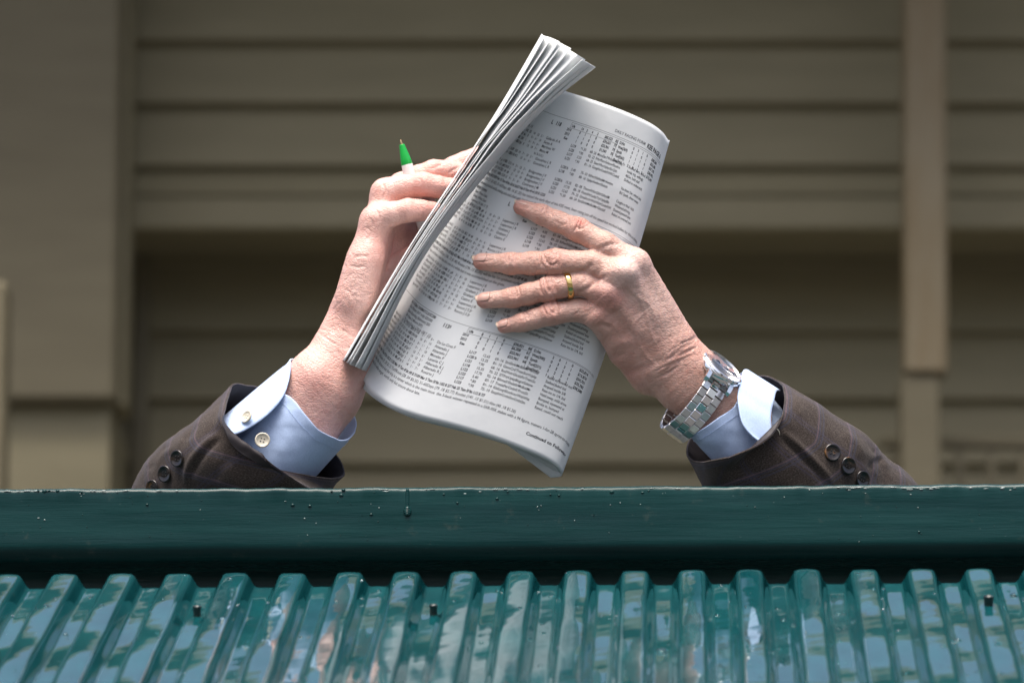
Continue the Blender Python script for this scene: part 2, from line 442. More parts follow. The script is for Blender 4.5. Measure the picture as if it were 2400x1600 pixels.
# paint drips and blisters on the front face, pale chips and painted highlights along the top arris and face
def blob(c, rx, ry, rz, n=10, m_=6):
    th = np.linspace(0, 2 * np.pi, n, endpoint=False); ph = np.linspace(-math.pi / 2, math.pi / 2, m_)
    V = np.array([[math.cos(p) * math.cos(t) * rx, math.sin(p) * ry, math.cos(p) * math.sin(t) * rz] for p in ph for t in th]) + c
    return V, grid_faces(m_, n, True)
def join(parts):
    V, F, k = [], [], 0
    for v, f in parts:
        V.append(v); F += [[i + k for i in q] for q in f]; k += len(v)
    return np.vstack(V), F
def rail_front(px, py):
    d = FV + RV * (px - 1200) / FPX + UV_ * (800 - py) / FPX
    p = CAM + d * ((RAIL_Y - CAM[1]) / d[1])
    p[2] = min(p[2], RAIL_Z - .0012 * math.sin((p[0] - XL) * 2.1) - .0022)
    return p
parts = []
spots = [(686, 1183, 2.2), (726, 1185, 2.0), (800, 1160, 2.4), (1072, 1178, 1.6), (1165, 1168, 1.8), (345, 1182, 1.6), (1434, 1152, 2.6), (1190, 1152, 1.3), (1310, 1160, 1.5), (104, 1151, 2.6), (135, 1150, 2.2), (190, 1153, 2.0), (2154, 1246, 1.6), (805, 1148, 2.2), (1520, 1150, 1.5), (870, 1205, 2.0), (1040, 1158, 1.5), (1290, 1158, 1.2)]
for px, py, r_ in spots:
    parts.append(blob(rail_front(px, py), r_ * .0008, .0008, r_ * .0006))
for k in range(6):
    px = random.uniform(0, 2400); parts.append(blob(rail_front(px, 1139 + abs(random.gauss(5, 8))), random.uniform(.0008, .003), .0009, random.uniform(.0005, .0012)))
for k in range(60):
    parts.append(blob(rail_front(random.uniform(0, 2400), random.uniform(1145, 1280)), random.uniform(.0002, .0006), .0004, random.uniform(.0002, .0005)))
V, F = join(parts); o = ob_from('paint_blisters', V, F, M_RAIL, rail); o['kind'] = 'stuff'
pts = [rail_front(955, 1150 + i * 4.2) for i in range(14)]
parts = [blob(p, .0016 + (.0022 if i > 9 else 0) * (1 - abs(i - 11.5) / 3), .0009 + (.0012 if i > 9 else 0), .0022) for i, p in enumerate(pts)]
V, F = join(parts); ob_from('paint_drip', V, F, M_RAIL, rail)
parts = []
for k in range(60):
    px = random.choice([random.uniform(0, 440), random.uniform(640, 1620), random.uniform(1960, 2400)])
    p = rail_front(px, 1141 + random.expovariate(1 / 3.0)); p[1] -= .0001
    parts.append(blob(p, random.uniform(.0006, .0030), .0004, random.uniform(.0002, .0005), 8, 5))
for k in range(30):
    p = rail_front(random.uniform(0, 2400), random.triangular(1146, 1285, 1155)); p[1] -= .0002
    parts.append(blob(p, random.uniform(.0003, .0009), .0003, random.uniform(.0002, .0005), 7, 5))
V, F = join(parts); o = ob_from('chips_and_highlights', V, F, M_FLAKE_GLINT, rail); o['kind'] = 'stuff'
# knee wall below the rail
V, F = box_vf((-.0, RAIL_Y + RAIL_W - .010, RAIL_Z - RAIL_H - .5585), .75, .006, .55)
tag(ob_from('balcony_wall', V, F, M_RAIL, None, False), 'dark green balcony wall under the green rail, behind the corrugated roof', 'wall')

# --- corrugated roof
d = M3 @ np.array([(1622 - 1200) / FPX, (800 + 1194) / FPX, -1.0]); d = nrm(d)
RD = nrm(np.array([0, d[1], d[2]])); RX = np.array([1.0, 0, 0]); RN = nrm(np.cross(RX, RD))
far = toW(L(1622, 1331, -225))[0]
PITCHX = 131.2 * 1.0204 / PPM / 1000 * (1 - 225 / DIST); RIBH = .0135
ribr = np.random.default_rng(21)
ph = ribr.uniform(0, 6.28, (80, 6))
def rib_h(x):
    t = np.abs(((x / PITCHX + .5) % 1.0) - .5)
    q = np.clip((t - .185) / .185, 0, 1); q = q * q * (3 - 2 * q)
    return RIBH * (1 - q) - .0007 * (t / .2) ** 2 * (t < .2) - .0007 * (t >= .2) * np.clip(1 - (t - .2) / .12, 0, 1)
def roof_off(x, s):
    """x from the middle rib, s metres down from the far end"""
    q = x / PITCHX * 2 + .5; k = np.clip(np.floor(q).astype(int) + 40, 0, 78); f = q - np.floor(q); f = np.clip((f - .5) * 4 + .5, 0, 1)
    def pp(j): return ph[k, j]
    h = rib_h(x) * (1 - .30 * np.exp(-s / .004)) - RIBH
    # bends of the thin sheet: it lifts towards the far end, buckles slowly, and every flat has a wave of its own
    edge = np.clip(1 - np.abs(q - np.floor(q) - .5) * 2, 0, 1) ** .6
    h = h + .0004 * np.exp(-s / .11) + .00030 * np.sin(s / .23 * 6.28 + x * 4 + .8)
    h = h + edge * (.00055 * np.sin(s / .17 * 6.28 + pp(0) * .6) + .00007 * np.sin(s / .06 * 6.28 + pp(1)) + .000022 * np.sin(s / .023 * 6.28 + pp(2) + x * 220))
    return h
def roof_pt(x, s, up=0.0):
    x = np.atleast_1d(np.asarray(x, float)); s = np.atleast_1d(np.asarray(s, float))
    return far + RX * x[:, None] - RD * s[:, None] + RN * (roof_off(x, s) + up)[:, None]
def roof_hit(px, py, h=0.0):
    d = FV + RV * (px - 1200) / FPX + UV_ * (800 - py) / FPX
    p0 = far + RN * (h - RIBH); t = ((p0 - CAM) @ RN) / (d @ RN); p = CAM + d * t - far
    return p[0], -(p @ RD)
per = 28
xs = (np.arange(-17 * per, 13 * per + 1) / per) * PITCHX
ss = np.r_[np.linspace(0, .02, 8), np.linspace(.025, .80, 190)]
X, S = np.meshgrid(xs, ss)
V = roof_pt(X.ravel(), S.ravel())
roof = thing('corrugated_roof', 'glossy teal painted corrugated metal roof wet with drops, sloping up to the rail', 'roof', tuple(far - RD * .8))
o = ob_from('sheet', V, grid_faces(len(ss), len(xs)), M_ROOF, roof); solid(o, .0008, 1.0)
parts = []
def drop(x, s, r_, hgt):
    c = roof_pt(x, s)[0]
    n = 14; ph_ = np.linspace(0, math.pi / 2, 6); th = np.linspace(0, 2 * np.pi, n, endpoint=False)
    V = np.array([c + RX * math.cos(p) * math.cos(t) * r_ + RD * math.cos(p) * math.sin(t) * r_ * 1.15 + RN * (math.sin(p) * hgt - .0002) for p in ph_ for t in th])
    F = grid_faces(6, n, True); F.append(list(range(n))[::-1]); return V, F
named = [(109, 1422, 3.2), (238, 1421, 3.2), (210, 1398, 3.0), (28, 1447, 2.6), (154, 1486, 2.8), (960, 1354, 2.4), (1219, 1422, 2.6), (1354, 1422, 2.6), (1292, 1398, 3.0), (1274, 1483, 2.6), (1128, 1505, 2.6), (1552, 1528, 6.0), (1410, 1442, 2.2), (1682, 1441, 2.6), (1836, 1453, 2.6), (1964, 1436, 2.6), (2105, 1478, 2.6), (2376, 1395, 4.2), (2338, 1509, 3.0), (2342, 1575, 3.0), (2012, 1343, 2.0), (2042, 1344, 2.0), (1690, 1376, 2.6), (2190, 1390, 2.2), (2245, 1500, 3.4), (2210, 1515, 2.4), (1826, 1520, 1.8), (540, 1358, 2.6)]
for px, py, r_ in named:
    for _h in (RIBH, 0.0):
        x, s = roof_hit(px, py, _h)
        if abs(rib_h(np.array([x]))[0] - _h) < .004: break
    parts.append(drop(x, s, r_ * .0008, r_ * .0005))
for k in range(210):
    x, s = random.uniform(-.68, .42), random.uniform(.012, .46)
    r_ = random.choice([.0006, .0008, .0012, .0016]); parts.append(drop(x, s, r_, r_ * random.uniform(.5, .75)))
V, F = join(parts); o = ob_from('water_drops', V, F, M_WATER, roof); o['kind'] = 'stuff'
def cap(px, py, hgt, h, r_):
    x, s = roof_hit(px, py, h)
    c = roof_pt(x, s)[0]
    Vc, Fc = lathe([(r_ * .92, -.001), (r_ * .95, hgt * .55), (r_ * 1.08, hgt * .9), (r_ * 1.12, hgt), (r_ * .75, hgt), (r_ * .6, hgt * .55)], c, RN, 20)
    o = ob_from('screw_cap', Vc, Fc, M_CAP, roof); return o
cap(462, 1444, .0078, 0, .0030); cap(1016, 1442, .0078, 0, .0030); cap(2317, 1419, .0070, RIBH, .0036)

# ================================================================== NEWSPAPER
K = 2400 / 2352.0
bot = [(824, 846, 46), (833, 868, 34), (853, 899, 14), (898, 931, -5), (960, 955, -15), (1050, 979, -20), (1130, 1004, -21), (1200, 1030, -20), (1245, 1049, -18), (1276, 1068, -14), (1288, 1084, -8)]
top = [(1198, 184, 44), (1222, 184, 37), (1258, 194, 26), (1300, 210, 19), (1360, 229, 15), (1430, 254, 13), (1490, 281, 15), (1520, 302, 20), (1534, 321, 28)]
NB = 400
TC, WT = arc_resample(catmull([L(x * K, y * K, d) for x, y, d in top], 300), NB)
BC, WB = arc_resample(catmull([L(x * K, y * K, d) for x, y, d in bot], 300), NB)
PAGE_W = (WT + WB) / 2; PAGE_H = float(np.linalg.norm(TC[-1] - BC[-1]))
def page(a, b):
    a = np.asarray(a, float); b = np.asarray(b, float)
    t = np.clip(a, 0, 1) * (NB - 1); i = np.minimum(t.astype(int), NB - 2); u = (t - i)[..., None]
    T = TC[i] * (1 - u) + TC[i + 1] * u; B = BC[i] * (1 - u) + BC[i + 1] * u
    bb = b[..., None]
    P = T * (1 - bb) + B * bb
    # slack of the sheet: gentle waves and a dent beside the index finger, right edge bows out a little
    wv = .55 * np.sin(a * 7.3 + b * 5.1 + .4) * np.sin(b * 9.0 + a * 2.2) + .35 * np.sin(a * 19 - b * 12) * a
    dent = 3.0 * np.exp(-(((a - .80) / .07) ** 2 + ((b - .33) / .06) ** 2)) - 2.0 * np.exp(-(((a - .9) / .06) ** 2 + ((b - .36) / .05) ** 2))
    P = P + np.stack([3.6 * np.sin(np.clip(b, 0, 1) * math.pi) * a, wv + dent, np.zeros_like(a)], -1)
    return P
def page_n(a, b):
    e = 1e-3
    du = page(np.clip(a + e, 0, 1), b) - page(np.clip(a - e, 0, 1), b); dv = page(a, b + e) - page(a, b - e)
    n = np.cross(du, dv); n /= np.linalg.norm(n, axis=-1, keepdims=True)
    n[n[..., 1] > 0] *= -1
    return n
_ga, _gb = np.meshgrid(np.linspace(0, 1, 241), np.linspace(0, 1, 321))
_gp = page(_ga.ravel(), _gb.ravel()); _gx, _gy = pxof(_gp); _gd = _gp[:, 1]
def inv(px, py):
    """page position (a, b) of a photo pixel"""
    i = np.argmin((_gx - px) ** 2 + (_gy - py) ** 2); return _ga.ravel()[i], _gb.ravel()[i]

base = toW(L(1300, 1100, 15))[0]
news = thing('newspaper', 'folded newspaper of dense racing tables held up between both hands', 'newspaper', base)
# front sheet, its fold on the right and the layer behind
na, nb = 90, 90
def sheet(name, off, ext, r_, back, a0=0.0, shift=0.0):
    a = np.linspace(a0, 1, na); b = np.linspace(0, 1, nb)
    A, B = np.meshgrid(a, b)
    Bx = B + ext * B * (1 - .75 * A ** 2)
    P = page(A, Bx); N = page_n(A, np.clip(Bx, 0, 1.02))
    P = P - N * off
    rows = [P]
    eR = page(np.ones(nb), b) - page(np.full(nb, .99), b); eR /= np.linalg.norm(eR, axis=1, keepdims=True)
    edge = P[:, -1]; g = nrm(BC[-1] - TC[-1])
    e0 = nrm(np.cross(g, np.array([0, 1, 0]))); e0 = e0 * np.sign(e0[0])
    nb_ = np.array([0, 1.0, 0])
    arcp = []
    t0 = .9
    for k in range(1, 13):
        t = t0 + (math.pi - t0) * k / 12.0
        q = edge + r_ * (e0 * (math.sin(t) - math.sin(t0)) + nb_ * (math.cos(t0) - math.cos(t)))
        q = q + g * (b[:, None] ** 6) * (shift * k / 12.0)
        arcp.append(q)
    last = arcp[-1]
    for k in range(1, 13):
        q = last - e0 * (back * k / 12.0) + nb_ * (2.5 * math.sin(k / 12 * 3)) - g * (b[:, None] ** 4) * (shift * min(1, k / 8) + 26 * (k / 12.0))
        arcp.append(q)
    full = np.concatenate([P] + [q[:, None, :] for q in arcp], 1)
    m_ = full.shape[1]
    o = ob_from(name, toW(full.reshape(-1, 3)), grid_faces(nb, m_), M_PAPER, news); solid(o, .00022, 0.0)
    return o
sheet('front_page', 0.0, 0.0, 8.0, 105, shift=7.0)
sheet('inner_page', 1.5, .004, 6.6, 90)

# bundle of leaves on the left: a ridge of loose sheets, fanning out at the top
def leaf(E, Dn, de, dd, thick, bulge, seed, cols=14):
    """free edge E (nearest the viewer) and the line Dn where the sheet runs back out of sight"""
    n = 80
    def curve(P, d): return catmull([L(x, y, d[0] + (d[1] - d[0]) * k / (len(P) - 1)) for k, (x, y) in enumerate(P)], n)
    Ec, Dc = curve(E, de), curve(Dn, dd)
    b = np.linspace(0, 1, n)[:, None]
    side = 1.0 if Dn[2][0] > E[2][0] else -1.0
    G = []
    for c in np.linspace(0, 1, cols):
        q = Ec * (1 - c) + Dc * c
        q = q + np.array([.85 * side, -.5, .5 * -side]) * (math.sin(c * math.pi) * bulge) * (.2 + .8 * (1 - b) ** 1.5)
        q = q + np.array([.8, -.3, -.45]) * ((.7 * np.sin(b * (8 + seed % 4) + seed * 1.7) + .35 * np.sin(b * (23 + seed) + seed)) * (1 - c) ** 2 * np.sin(b * math.pi))
        G.append(q)
    G = np.stack(G, 1)
    o = ob_from('leaf', toW(G.reshape(-1, 3)), grid_faces(n, cols), M_PAPER, news); solid(o, thick, 0.0)
    return G
A_ = [(1270, 80), (1180, 235), (1103, 357), (952, 590), (804, 843)]
B_ = [(1392, 156), (1298, 231), (1190, 342), (990, 600), (855, 868)]
def sh(P, dx, dy=0): return [(x + dx, y + dy) for x, y in P]
LEAVES = [([(1277, 87), (1187, 238), (1107, 358), (954, 592), (806, 845)], A_, -18, 4, 26, 30, .0005, .5),
          ([(1292, 91), (1194, 240), (1110, 358), (956, 592), (808, 846)], sh(A_, 4, 4), -22, 2, 25, 30, .0002, 1.2),
          ([(1312, 98), (1211, 242), (1123, 359), (963, 596), (814, 850)], sh(A_, 8, 6), -26, 0, 24, 30, .0006, 2.6),
          ([(1320, 104), (1214, 244), (1125, 360), (964, 597), (815, 851)], sh(A_, 12, 8), -28, -2, 24, 30, .0002, 2.2),
          ([(1339, 114), (1224, 247), (1129, 362), (966, 598), (817, 852)], sh(A_, 16, 10), -31, -4, 24, 30, .0002, 2.4),
          ([(1354, 129), (1233, 250), (1134, 364), (968, 600), (820, 854)], sh(A_, 20, 12), -34, -6, 24, 30, .0005, 2.0),
          ([(1365, 140), (1254, 243), (1155, 353), (975, 599), (833, 859)], B_, -40, -10, -6, 30, .0006, .8),
          ([(1373, 147), (1264, 246), (1162, 354), (978, 600), (838, 862)], sh(B_, 1), -30, -4, -4, 32, .0003, .6),
          ([(1385, 152), (1288, 235), (1178, 346), (984, 600), (847, 866)], sh(B_, 4, 2), -18, 4, 2, 34, .0003, .3)]
LEAVES.append(([(1352, 128), (1232, 249), (1133, 363), (967, 600), (819, 854)], [(1372, 140), (1264, 244), (1166, 354), (981, 600), (838, 861)], -33, -5, 30, 26, .0003, -1.0))
for i, (E, Dn, d0, d1, d2, d3, th, bl) in enumerate(LEAVES): leaf(E, Dn, (d0, d1), (d2, d3), th, bl, i)
# sheets under the front page that show along its lower edge
def under(botp, dd):
    Bc, _ = arc_resample(catmull([L(x * K, y * K, d) for x, y, d in botp], 200), 80)
    Tc, _ = arc_resample(TC[20:380] + np.array([0, dd, -6.0]), 80)
    t = np.linspace(0, 1, 40)[:, None, None]
    G = Tc[None] * (1 - t) + Bc[None] * t
    o = ob_from('inner_page', toW(G.reshape(-1, 3)), grid_faces(40, 80), M_PAPER, news); solid(o, .0003, 0.0)
under([(806, 839, 46), (815, 861, 41), (838, 896, 32), (884, 931, 20), (947, 960, 12), (1000, 975, 9), (1100, 1001, 7), (1200, 1034, 6), (1262, 1069, 7)], 20)

# ---- print
glyph = {}
def load_glyphs(chars, offset):
    cu = {}
    for ch in chars:
        for key, txt in ((ch, ch), (ch + '#', '|' + ch + '|')):
            c = bpy.data.curves.new('glyph', 'FONT'); c.body = txt; c.size = 1.0; c.resolution_u = 2; c.offset = offset
            o = bpy.data.objects.new('glyph', c); COL.objects.link(o); cu[key] = o
    c = bpy.data.curves.new('glyph', 'FONT'); c.body = '||'; c.size = 1.0; c.offset = offset
    ob = bpy.data.objects.new('glyph', c); COL.objects.link(ob)
    bpy.context.view_layer.update()
    dg = bpy.context.evaluated_depsgraph_get()
    w0 = ob.evaluated_get(dg).dimensions.x
    res = {}
    for ch in chars:
        me = bpy.data.meshes.new_from_object(cu[ch].evaluated_get(dg))
        v = np.array([x.co[:] for x in me.vertices]).reshape(-1, 3)[:, :2]
        f = [list(p.vertices) for p in me.polygons]
        res[ch] = (v, f, cu[ch + '#'].evaluated_get(dg).dimensions.x - w0)
        bpy.data.meshes.remove(me)
    for o in list(cu.values()) + [ob]:
        c = o.data; bpy.data.objects.remove(o); bpy.data.curves.remove(c)
    res[' '] = (np.zeros((0, 2)), [], .28)
    return res
CH = 'ABCDEFGHIJKLMNOPQRSTUVWXYZabcdefghijklmnopqrstuvwxyz0123456789$,.-()*/:&\'!?=+'
GL = {False: load_glyphs(CH, .012), True: load_glyphs(CH, .034)}
INK = {'k': [[], [], 0], 'g': [[], [], 0]}
def put(a, b, txt, size=2.9, bold=False, cond=.74, ink='k', track=0.0):
    """text starting at page position (a, b = baseline); size = font size in mm; returns the end position in a"""
    x = 0.0; acc = INK[ink]
    for ch in txt:
        v, f, adv = GL[bold].get(ch, GL[bold][' '])
        if len(v):
            aa = a + (x + v[:, 0] * cond) * size / PAGE_W; bb = b - v[:, 1] * size / PAGE_H
            if aa.max() < .994 and aa.min() > .004:
                P = page(aa, bb) + page_n(aa, bb) * .19
                acc[0].append(P); acc[1] += [[i + acc[2] for i in q] for q in f]; acc[2] += len(v)
        x += (adv + track) * cond
    return a + x * size / PAGE_W
def rule(a0, b0, a1, b1, wmm=.25, ink='k'):
    n = 60; t = np.linspace(0, 1, n); a = a0 + (a1 - a0) * t; b = b0 + (b1 - b0) * t
    horiz = abs(a1 - a0) * PAGE_W > abs(b1 - b0) * PAGE_H
    da, db = (0, wmm / PAGE_H / 2) if horiz else (wmm / PAGE_W / 2, 0)
    P = np.vstack([page(a - da, b - db) + page_n(a, b) * .17, page(a + da, b + db) + page_n(a, b) * .17])
    acc = INK[ink]; k = acc[2]; acc[0].append(P); acc[2] += 2 * n
    acc[1] += [[k + i, k + i + 1, k + n + i + 1, k + n + i] for i in range(n - 1)]
rt = random.Random(5)
def ri(a, b): return rt.randint(a, b)
ROW = 10.6 * K / PPM / PAGE_H * 1.0
NAMES = ['Gallardo A A', 'Serpa A', 'Martinez W', 'Mena M', 'Goncalves L R', 'Goncalves L R', 'Bridgmohan J V', 'Bridgmohan J V', 'Bridgmohan J V', 'Contreras J M']
NAMES2 = ['Leparoux J R', 'Leparoux J R', 'Graham J', 'Graham J', 'Castro E', 'Leparoux J R', 'Rocco J S Jr', 'Rocco J S Jr', 'Vasquez R A', 'Garcia Alan']
NAMES3 = ['De La Cruz F', 'Alvarado J', 'Alvarado J', 'Morales P', 'Lanerie C J', 'Albarado R J', 'Albarado R J', 'Rosario J']
COMM = ['Shuffled turn, rallied', 'Inside trip, willingly', '4&5w, held stall', 'Drifted in midstretch', 'Vie btwn 2w, wknd late', 'Bid 2path, drew away', 'Caught in final 16th', 'Widened,driving', 'Dueled,passed late', 'Rebid str,evened out', 'Stalked,faded bid', 'Arqued inside 3/8', 'Rate ins to 1/4, bid', 'Held sway, mild drive', 'Bumped, squeezed st', 'Broke in, bumped', 'Rated, could not reach', 'Broke slow, no factor']
WIN = ['MoreZenT', 'PrfsrPlum', 'SeenWho', 'GongHo', 'RiPwrS', 'Upkp', 'TheomFt', 'HostdHt', 'GrndArch', 'StrtShrk', 'GmmCrd', 'RndVlvit', 'SITFrz', 'BllrmeS', 'TresIeFts', 'KlsKorg', 'Escpfrit']
WI2 = ['Upkp', 'LadtyTrp', 'UpkpBlngrs', 'PrctsDist', 'Awthm', 'TretnSort', 'ElcoArsu', 'CodnFtWll', 'WithWst', 'SheIsth', 'Selenw', 'EsrQith', 'GhctIsFn', 'CrthtSm', 'SsRntIMr', 'MnBckMr', 'CndnK']
def frac(): return ri(0, 9)
# columns (page position across) read off the middle of the sheet
cA = {k: inv(*v)[0] for k, v in dict(name=(1291, 303), L=(1344, 330), odds=(1366, 340), spd=(1386, 350), win=(1403, 357), com=(1470, 385), life=(1350, 270), tot=(1418, 301), dst=(1455, 322)).items()}
A_N, A_L, A_O, A_S, A_W, A_C = .36, cA['L'], cA['odds'], cA['spd'], cA['win'], cA['com']
A_N = cA['name']
def pp_row(b, name, i, first=False):
    put(.035 + .01 * rt.random(), b, '%d%s%02d-%d%s' % (ri(1, 28), rt.choice(['Mar', 'Feb', 'Jan', 'Oct', 'Nov']), 14, ri(1, 9), rt.choice(['GP', 'Kee', 'CD', 'FG', 'TP'])), 3.2, False, .60, 'k')
    x = .112
    for k in range(7):
        x = put(x, b, rt.choice(['%d:%02d' % (ri(0, 1), ri(10, 59)), ':%d' % ri(21, 48), '%d%d' % (ri(1, 4), ri(0, 9)), 'fst', 'gd']), 3.2, False, .60, 'k') + .006
    x = A_N - .145
    put(x, b, '%d' % ri(41, 88), 3.3, True, .62)
    for k in range(5):
        put(x + .022 + k * .0235, b, rt.choice(['%d', '%d', '%d%d']).replace('%d%d', str(ri(10, 14))).replace('%d', str(ri(1, 9))), 3.2, False, .64)
        if k > 1: put(x + .031 + k * .0235, b - ROW * .12, str(frac()), 1.9, False, .66)
    put(A_N, b, name, 3.25, False, .82)
    put(A_L, b, rt.choice(['L118', 'L119', 'L121', 'L122', 'L123', 'L117', 'L120 b']), 3.25, True, .76)
    put(A_O, b, rt.choice(['*1.30', '5.40', '*.80', '*1.50', '*.90', '15.35', '17.70', '12.65', '4.85', '3.20']), 3.25, False, .76)
    put(A_S, b, '%d- %02d' % (ri(66, 94), ri(7, 33)), 3.25, False, .76)
    x = put(A_W, b, WIN[i % len(WIN)], 3.25, False, .72); x = put(x, b - ROW * .15, str(frac()), 1.9, False, .66)
    x = put(x, b, WI2[(i * 7 + 3) % len(WI2)], 3.25, False, .72); x = put(x, b - ROW * .15, str(frac()), 1.9, False, .66)
    put(x, b, WI2[(i * 5 + 1) % len(WI2)][:7], 3.25, False, .72)
    put(A_C + .012, b, COMM[i % len(COMM)], 3.25, False, .72)
def totals(b, big, life):
    aL, aT, aD = cA['life'], cA['tot'], cA['dst']
    xe_ = put(aL - .105, b + ROW * .6, big[0], 4.6, True, .80)
    put(xe_ if big[2] else aL - .080, b + ROW * (.6 - .25 * big[2]), big[1], 4.6 - 1.4 * big[2], True, .80)
    heads = ['Life', '2014', '2013', 'Kee']
    dl = ['D.Fst', 'Wet(%d)' % ri(290, 399), 'Synth', 'Turf(%d)' % ri(200, 399), 'Dst(%d)' % ri(250, 399)]
    for r_ in range(5):
        br = b + r_ * ROW
        if r_ < 4:
            put(aL + (.006 if r_ == 0 else -.012 if r_ < 3 else -.006), br, heads[r_], 3.2, True, .70)
            vals = life[0] if r_ == 0 else [ri(0, 4), ri(0, 2), ri(0, 2), ri(0, 1)]
            for k, v_ in enumerate(vals): put(aL + .058 + k * .030, br, str(v_), 3.2, True, .78)
            put(aT + .016, br, (life[1] if r_ == 0 else rt.choice(['$6,308', '$23,961', '$1,560', '$34,661', '$9,700'])), 3.2, True, .78)
            put(aT + .078, br, str(ri(60, 83)), 3.2, True, .78)
        put(aD + .006, br, dl[r_], 3.2, True, .78)
        for k in range(4): put(aD + .085 + k * .028, br, str(ri(0, 3)), 3.2, True, .78)
        put(aD + .205, br, '$%d,%d' % (ri(10, 38), ri(100, 999)), 3.2, True, .78)
    rule(aL, b - ROW * .95, .992, b - ROW * .95, .22)
    rule(aL, b + ROW * .28, aD, b + ROW * .28, .22)
    rule(aL, b - ROW * .95, aL, b + ROW * .28, .22)
    rule(aD - .004, b - ROW * .8, aD - .004, b + ROW * 4.2, .22)
def left_head(b, lines, bold0=True):
    for k, t in enumerate(lines): put(.11 + .004 * k, b + k * ROW, t, 3.3, bold0 and k == 0, .70)
def para(b, lines, a0=.03, ink='g', size=3.5):
    for k, t in enumerate(lines): put(a0, b + k * ROW * 1.12, t, size, False, .72, ink)
def work(b, t): put(.03, b, t, 3.3, True, .62)

b0 = inv(1530, 362)[1]
ab = inv(1440, 308); put(ab[0], ab[1], 'DAILY RACING FORM', 3.5, False, .98, 'g')
ab = inv(1514, 346); put(ab[0] + .004, ab[1], 'KEE PAGE 6', 5.4, True, .74)
rule(.01, b0, .992, b0, .25)
bA = b0 + ROW * 1.35
totals(bA, ('L', '118', 0), ([14, 2, 4, 2], '$85,523'))
left_head(bA, ['BLAZING SUN K', 'Own: KG Racing Stable', 'Red, White Hoops', 'GREEN W (8 1 2 0) .13', ' 2014: (14 3-27)'])
bp = bA + ROW * 4.15
for i in range(4): pp_row(bp + i * ROW, NAMES[i], i)
put(A_N - .02, bp + 4 * ROW, '96 76 0.32 )', 2.8, False, .7)
bp += 5.0 * ROW
for i in range(4, 6): pp_row(bp + (i - 4) * ROW, NAMES[i], i)
bp += 3.0 * ROW
for i in range(6, 10): pp_row(bp + (i - 6) * ROW, NAMES[i], i)
bw = bp + 4.1 * ROW
work(bw, 'WORKS: Mar 2 Tam 4f fst :48 B 9/59 Feb 15 Tam 4f fst :50 B 36/57 Feb 8 Tam 4f gd :50 B 12/20')
para(bw + ROW * 1.15, ['TRAINER: FallTurf (42 .21 $1.82) 31-60Days (88 .16 $1.20) has missed the early days of this KEE meet, been rating just off the speed but worked bullets for this so thinking we will', 'Jockey will look to save ground early, swing out and then get 1st run on the closers.'])

b1 = inv(1470, 563)[1]; rule(.02, b1, .992, b1, .25)
bA = b1 + ROW * 1.35
totals(bA, ('L', '116', 0), ([9, 1, 3, 1], '$62,215'))
left_head(bA, ['RIVER TOWN', 'Own: Three Oaks', 'Green, White Sash', 'Leparoux J R (66 11 7)', ' 2014: (11 1.77)'])
bp = bA + ROW * 4.15
for i in range(10): pp_row(bp + (i + (i > 4)) * ROW, NAMES2[i], i + 3)
bw = bp + 11.2 * ROW
work(bw, 'WORKS: Mar 16 PmM 4f fm :50 B(d) 4/21 Mar 6 PmM 4f fst :49 B 20/27 Jul 20 GP 4f fst :49 B 11/18 Jun 12 GP 4f :50')
para(bw + ROW * 1.15, ['TRAINER: 31-60Days (106 .13 $1.40) Routes (196 .13 $2.05) will be his 1st synthetic-surface start since October, 2012, finishing 2nd in a KEE-40K maiden claimer at 1M and 1-16th, this', 'Has not faced a field like this one in a while but it was accomplished on the grass.'])
rest = bw + ROW * 3.6
b2 = inv(1151, 812)[1] - ROW * 1.7
k = 0
while rest < b2 - ROW * 3.2:
    pp_row(rest, NAMES2[k % 10], k + 5); rest += ROW; k += 1
rule(.02, b2 - ROW * 1.2, .992, b2 - ROW * 1.2, .25)
bA = b2
totals(bA, ('113', '5', 1), ([8, 1, 1, 0], '$38,821'))
left_head(bA - ROW * .2, ['B. f. 4 (Jan)  EASMAY12 $157,500', 'Sire: Platter (A.P. Indy) $20,000', 'Dam: Boarding (Ballroom) $50', 'Br: Peter E Moore (NY)', 'Tr: Harty Eoin (--) 2014 -(58 7 .12)'])
bp = bA + ROW * 4.3
for i in range(8): pp_row(bp + i * ROW, NAMES3[i], i + 9)
bw = bp + 8.3 * ROW
work(bw, 'WORKS: Apr 2 Kee 5f fst 1:02 B 11/20 Mar 19 Tam 4f fst :49 B 7/109 Mar 3 Tam 5f fst 1:02 B 2/7 Feb 25 Tam 5f fst 1:12 B 7/7')
para(bw + ROW * 1.15, ['TRAINER: 1stLasix (5 .20 $1.1) Turf/Route (28 .04 $0.35) 31-60Days (79 .18 $2.77) Routes (141 .13 $1.51) Alw (40 .18 $1.26)', 'Bred to like this distance but the trip is a career which is the main issue; the 3-back winner repeated in a SAR-95K stakes with a 94 figure, trainers 1-for-28 sprint-to-route record', 'Could stay in a while longer, worth only but unsure about late.'])
ab = inv(1232, 1018); put(ab[0], ab[1], 'Continued on Following Page', 3.7, True, .86, track=.03)
for kind, mt in (('k', M_INK), ('g', M_INK2)):
    a_ = INK[kind]
    o = ob_from('printed_text', toW(np.vstack(a_[0])), a_[1], mt, news, False); o['kind'] = 'stuff'
print('page', PAGE_W, PAGE_H, ROW, cA, b0, b1, b2, INK['k'][2], INK['g'][2])

